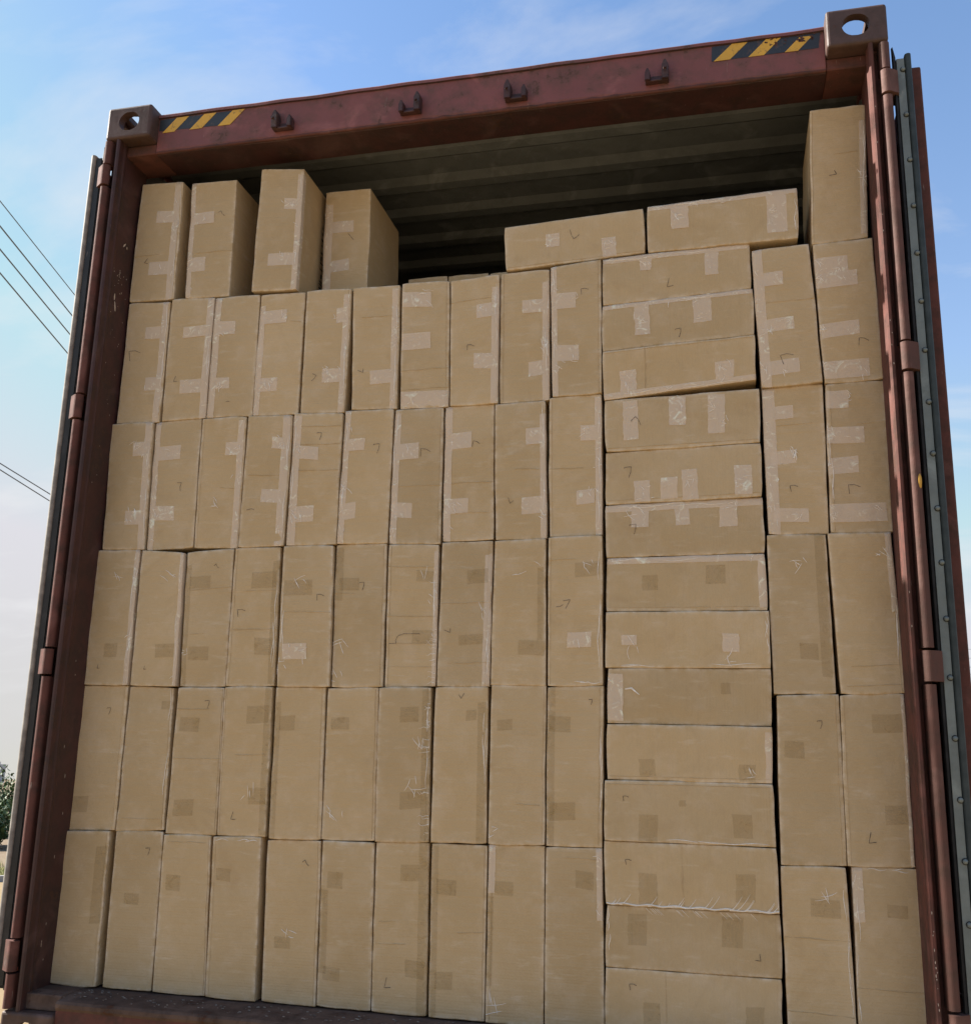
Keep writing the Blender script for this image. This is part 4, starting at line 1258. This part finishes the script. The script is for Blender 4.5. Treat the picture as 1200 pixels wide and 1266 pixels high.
def folds(bm, face, u, v, size, r, n=None):
    """crumple folds: thin raised slivers of film, curving"""
    for _ in range(n or r.randint(3, 5)):
        L_ = size * r.uniform(.6, 1.5)
        a = r.choice([r.gauss(1.35, .35), r.gauss(1.1, .4), r.gauss(-.2, .4)])
        cu, cv = u + r.gauss(0, .4) * size * .415 / face.w, v + r.gauss(0, .4) * size * .415 / face.h
        k = r.gauss(0, .55)
        pts, wd = [], []
        N = 7
        du = L_ * .415
        x, y = -math.cos(a) * du / 2, -math.sin(a) * du / 2
        ang = a - k / 2
        for i in range(N):
            uu, vv = cu + x / face.w, cv + y / face.h
            pts.append((min(max(uu, .003), .997), min(max(vv, .003), .997)))
            wd.append((.0004 + .0018 * math.sin(math.pi * (i + .3) / (N - .4))) * r.uniform(.6, 1.2))
            x += math.cos(ang) * du / N; y += math.sin(ang) * du / N
            ang += k / N
        strokes(bm, face, pts, wd, .0016, 0, .0009)


ROWN = {'a': 'bottom row', 'b': 'second row up', 'c': 'third row up', 'd': 'fourth row up', 'e': 'fifth row up', 't': 'top row'}
ORD = ['', 'leftmost', 'second from left', 'third from left', 'fourth from left', 'fifth from left', 'sixth from left', 'seventh from left',
       'eighth from left', 'ninth from left', 'tenth from left', 'second from right', 'rightmost']
LOOK = {
 't1': 'pale tape down its right edge', 't2': 'pale tape down its left edge, side lit', 't3': 'printed side, standing clear of its neighbours',
 't4': 'set back, two pale tapes from the left', 't5': 'left one of two lying on top', 't6': 'right one of two lying on top, overhanging', 't7': 'tall, against the right post',
 'e7': 'wide pale tape across its bottom', 'c7': 'many creases and a scribble', 'b5': 'small dent near its top', 'd5': 'three creases and crumpled tape',
 'b7': 'shredded tape along its right edge', 'c10': 'rounded lower right corner', 'c5': 'torn tape, nicked right edge', 'e12': 'four pale tape strips',
 'd12': 'four pale strips from the left edge', 'd11': 'white scrap of tape in the middle', 'b10': 'small hole near its top',
 'b4': 'crumpled tape near its lower right', 'a9': 'crumpled tape at its lower left', 'c4': 'two dull tape squares and a pen hook',
}
HROW = ['', 'first', 'second', 'third', 'fourth', 'fifth', 'sixth', 'seventh', 'eighth', 'ninth', 'tenth', 'eleventh', 'twelfth', 'thirteenth', 'lowest']
HLOOK = {1: 'pen L under its tape', 2: 'long crinkled tape on its left', 3: 'ragged taped lower edge', 4: 'three hanging pale tapes', 5: 'four short tapes along its bottom',
         6: 'pale tape along its top edge', 7: 'two dull tape squares', 8: 'crumpled tape at both ends', 9: 'bare but for a white scrap', 10: 'nearly plain, two faint tape squares',
         11: 'pen hook and two dull tape squares', 12: 'frayed tape hanging from its bottom edge', 13: 'pen hook at its lower right', 14: 'touching the sill'}

YOFF = {'t4': .133, 't3': -.006, 't2': .004, 'e5': -.007, 'e6': -.003, 'd5': -.008, 't1': .0, 'h3': -.005, 'h1': -.001, 't6': -.004, 't5': .002,
        'c5': -.007, 'c4': -.003, 'b4': -.005, 'a4': -.006, 'a1': -.006, 'b7': -.005, 'h12': -.005, 'h11': -.005, 'c10': -.004, 't7': -.002}
OFFS = random.Random(12)
SPECIAL = {'t4': [-540, 2668, -380, 2664, -372, 2254, -530, 2254]}
QUADS.update({k: tuple(v) for k, v in SPECIAL.items()})

seedc = 0
for key, q in QUADS.items():
    seedc += 1
    horiz = key[0] == 'h' or key in ('t5', 't6')
    off = YOFF.get(key, OFFS.uniform(-.004, .005))
    q = list(q)
    # a hair of clearance on top and bottom
    for i in (1, 3): q[i] -= .2
    for i in (5, 7): q[i] += .2
    fc_ = Face(q, YF + off, seedc * 3.17, 1.0)
    num = int(key[1:])
    if key[0] == 'h':
        label = 'flat-laid brown carton with %s, %s down its column' % (HLOOK[num], HROW[num]) if num < 14 else 'lowest flat-laid brown carton of its column, touching the sill'
        group = 'flat-laid cartons in the column right of centre'
    elif key in ('t5', 't6'):
        label = 'brown carton lying flat in the top row, ' + LOOK[key]; group = 'cartons lying loose on the top row'
    elif key[0] == 't':
        label = 'upright brown carton in the top row, ' + LOOK[key]; group = 'cartons standing loose on the top row'
    else:
        sp_ = SPEC[key]
        look = LOOK.get(key)
        if not look:
            bits = []
            if ' M ' in ' ' + sp_.replace(';', ' ; ') : bits.append('pen-marked')
            if 'T p' in sp_ and key[0] in 'de': bits.append('pale tape at %s' % ('right' if ('T p .8' in sp_) else 'left'))
            elif sp_.count('T d'): bits.append('dull tape')
            if 'W' in sp_ and len(bits) < 2: bits.append('crinkles')
            look = ', '.join(bits[:2]) or 'plain face'
        label = 'upright brown carton, %s, %s in %s' % (ORD[num], ROWN[key[0]], 'stack') if False else 'upright carton, %s, %s, %s' % (look, ORD[num], ROWN[key[0]])
        group = 'upright cartons packed in rows'
    root = empty('cardboard_box', (0, 0, 0), label, 'box', group)
    o_ = Vector((fc_.o.x, fc_.y0 + .15, min(fc_.c[2].y, fc_.c[3].y)))
    root.location = o_
    def sub(name, bm, mat):
        for v in bm.verts: v.co -= o_
        return from_bm(name, bm, root, mat)
    spec = [s_.split() for s_ in SPEC.get(key, '').split(';') if s_.strip()]
    for s_ in spec:
        if s_[0] == 'X': fc_.dent.append((float(s_[1]), float(s_[2]), .022, .010))
    rr = random.Random(seedc * 11 + 5)
    dep = DEPTH
    carton = sub('carton', carton_mesh(fc_, dep, not horiz), M['card'])
    # tape
    fb = bmesh.new(); nf = 0
    ti = 0
    for s_ in spec:
        if s_[0] == 'T':
            u0, u1, v0, v1 = map(float, s_[2:6]); ti += 1
            strip = (v1 - v0 > .9) or (horiz and u1 - u0 > .9)
            off_ = fc_.y0
            fc_.y0 -= .0004 * (ti % 3)
            sub('tape', tape_mesh(fc_, u0, u1, v0, v1, seedc * 31 + ti, 'strip' if strip else 'tab'), M['tape_pale'] if s_[1] == 'p' else M['tape_dull'])
            fc_.y0 = off_
            if s_[1] == 'p':
                if strip:
                    for _ in range(rr.randint(1, 4)):
                        if u1 - u0 < .3: folds(fb, fc_, rr.uniform(u0, u1), rr.uniform(.1, .95), .045, rr, 1); nf += 1
                        else: folds(fb, fc_, rr.uniform(.02, .98), rr.uniform(v0, v1), .05, rr, 1); nf += 1
                elif rr.random() < .55:
                    folds(fb, fc_, rr.uniform(u0, u1), rr.uniform(v0, v1), .04, rr, rr.randint(1, 3)); nf += 1
        elif s_[0] == 'W':
            folds(fb, fc_, float(s_[1]), float(s_[2]), float(s_[3]) * (1.0 if not horiz else 1.0), rr); nf += 1
        elif s_[0] == 'E':
            for k in range(3):
                a = rr.uniform(0, .7); b = min(1, a + rr.uniform(.12, .35))
                e = rr.uniform(.004, .011)
                N = 16; pts = []
                for i in range(N):
                    f_ = a + (b - a) * i / (N - 1); w_ = (e + .002 * math.sin(f_ * 23 + k * 2))
                    pts.append({'R': (1 - w_ / fc_.w, f_), 'L': (w_ / fc_.w, f_), 'T': (f_, w_ / fc_.h), 'B': (f_, 1 - w_ / fc_.h)}[s_[1]])
                strokes(fb, fc_, pts, [(.0005 + .0016 * math.sin(math.pi * (i + .5) / N)) * rr.uniform(.8, 1.2) for i in range(N)], .0016, 0, .0009); nf += 1
    if key == 'h12':
        for k in range(34):
            u = rr.uniform(.02, .98); dr_ = 1 if rr.random() < .62 else -1
            ln = rr.uniform(.06, .2) * (1.4 if u > .55 else .9); ang = rr.uniform(.4, 1.1)
            N = 6; pts = [(min(.995, max(.005, u + ln * .34 * (i / (N - 1)) ** 1.0)), .985 - (ln * (i / (N - 1)) ** 1.6) if dr_ > 0 else .985 ) for i in range(N)]
            strokes(fb, fc_, pts, [.0022 * (1 - i / N) + .0003 for i in range(N)], .002, 0, .001)
        pts = [(i / 60, .975 + .012 * math.sin(i * .7)) for i in range(61)]
        strokes(fb, fc_, [(min(.997, max(.003, a)), min(.995, b)) for a, b in pts], [.003 + .002 * rr.random() for _ in pts], .002, 0, .0018); nf += 1
    if key == 'h13':
        for k in range(16):
            u = rr.uniform(.1, .9); N = 5
            strokes(fb, fc_, [(u + .04 * i / 4, .02 + .10 * (i / 4)) for i in range(N)], [.0012 * (1 - i / N) + .0002 for i in range(N)], .002, 0, .0008); nf += 1
    if key in ('b7', 'c7'):
        for k in range(16):
            v = rr.uniform(.1, .95) if key == 'b7' else rr.uniform(.6, .98); N = 5; ln = rr.uniform(.05, .22)
            strokes(fb, fc_, [(.99 - ln * i / 4, v + rr.uniform(-.004, .004) + .01 * (i / 4) * rr.choice((-1, 1))) for i in range(N)], [.0014 * (1 - i / N) + .0003 for i in range(N)], .002, 0, .0008); nf += 1
    if nf: tag(sub('tape_folds', fb, M['fold']), kind='stuff')
    else: fb.free()
    # creases
    for s_ in spec:
        if s_[0] in 'CV':
            a, b, c = map(float, s_[1:4]); N = 22; cb = bmesh.new()
            f_ = lambda t_: a + .004 * math.sin(t_ * 3 + seedc) + noise.noise(Vector((t_ * 4, seedc, 0))) * .004
            pts = [((b + (c - b) * i / (N - 1)), f_(i / N)) for i in range(N)]
            if s_[0] == 'V': pts = [(f_(i / N), min(.99, max(.01, b + (c - b) * i / (N - 1)))) for i in range(N)]
            pts = [(min(.985, max(.015, x_)), y_) for x_, y_ in pts]
            strokes(cb, fc_, pts, [.0026 * (.5 + .7 * rr.random()) for _ in pts], .0002, 0, .0011)
            sub('crease', cb, M['card'])
    # the flap ply shows as a fine line just inside one long edge
    if rr.random() < .6:
        cb = bmesh.new(); N = 26; e_ = rr.uniform(.0055, .011); side = rr.random() < .65
        pts = []
        for i in range(N):
            t_ = .012 + .976 * i / (N - 1); w_ = e_ + noise.noise(Vector((t_ * 5, seedc, 3))) * .0012
            if horiz: pts.append((t_, w_ / fc_.h if not side else 1 - w_ / fc_.h))
            else: pts.append((1 - w_ / fc_.w if side else w_ / fc_.w, t_))
        strokes(cb, fc_, pts, [.0018 * (.6 + .5 * rr.random()) for _ in pts], .0001, 0, .0013)
        sub('flap_seam', cb, M['card'])
    # pen marks
    for s_ in spec:
        if s_[0] == 'M':
            shp, u, v, size, rot = s_[1], float(s_[2]), float(s_[3]), float(s_[4]), math.radians(float(s_[5]))
            bm = bmesh.new()
            dim = size * (fc_.h if not horiz else fc_.h)
            mat_ = M['ink']; name_ = 'pen_mark'
            if shp == 'S':        # white torn scrap
                strokes(bm, fc_, [(u - .03 if not horiz else u - .04, v + .02), (u, v), (u + (.02 if not horiz else .05), v - .03 if not horiz else v + .12)], [.003, .005, .002], .0022, 0, .001)
                mat_ = M['fold']; name_ = 'tape_scrap'
            else:
                lines = SHAPES[shp]
                if shp == 'S2':
                    lines = [[(-.9, .25), (-.3, .22), (-.35, .0), (-.15, -.35), (.3, -.5), (1.6, -.5)]]
                for ln_ in lines:
                    pts = []
                    for (a, b), (c, d) in zip(ln_, ln_[1:]):
                        for k in range(5):
                            x_, y_ = a + (c - a) * k / 5, b + (d - b) * k / 5
                            pts.append((x_, y_))
                    pts.append(ln_[-1])
                    out = []
                    for x_, y_ in pts:
                        X_, Y_ = x_ * math.cos(rot) - y_ * math.sin(rot), x_ * math.sin(rot) + y_ * math.cos(rot)
                        out.append((u + X_ * dim / fc_.w, v + Y_ * dim / fc_.h))
                    strokes(bm, fc_, out, [rr.uniform(.0010, .0017) for _ in out], .0022)
            sub(name_, bm, mat_)
    if key == 't3':
        # printed line of small characters running up the side face
        bm = bmesh.new()
        xs = fc_.c[1].x + .0022
        z = 2.285
        while z < 2.56:
            h_ = rr.uniform(.010, .016)
            for k in range(rr.randint(2, 3)):
                if rr.random() < .5:
                    yy = fc_.y0 + .165 + rr.uniform(0, .028); a = [(yy, z), (yy + .004, z), (yy + .004, z + h_), (yy, z + h_)]
                else:
                    zz = z + rr.uniform(0, h_ - .003); a = [(fc_.y0 + .165, zz), (fc_.y0 + .195, zz), (fc_.y0 + .195, zz + .003), (fc_.y0 + .165, zz + .003)]
                bm.faces.new([bm.verts.new((xs + (k * .0001), p_, r_)) for p_, r_ in a])
            z += h_ + rr.uniform(.004, .012)
        tag(sub('printed_text', bm, M['print']), kind='stuff')

# second layer of cartons further in, only their tops show
for i, x in enumerate((-.305, -.160, -.014)):
    q = [x * 1000 + 2, 2424 - i * 2, x * 1000 + 142, 2425 - i * 2, x * 1000 + 142, 2010, x * 1000 + 2, 2010]
    fc_ = Face(q, .475, 91.3 + i)
    root = empty('cardboard_box', (x + .07, .62, 2.010), ['dim carton deep inside behind the gap, left of three', 'dim carton deep inside behind the gap, middle of three',
                 'dim carton deep inside behind the gap, right of three'][i], 'box', 'cartons of the second layer inside')
    bm = carton_mesh(fc_, .3, True)
    for v in bm.verts: v.co -= root.location
    from_bm('carton', bm, root, M['card'])
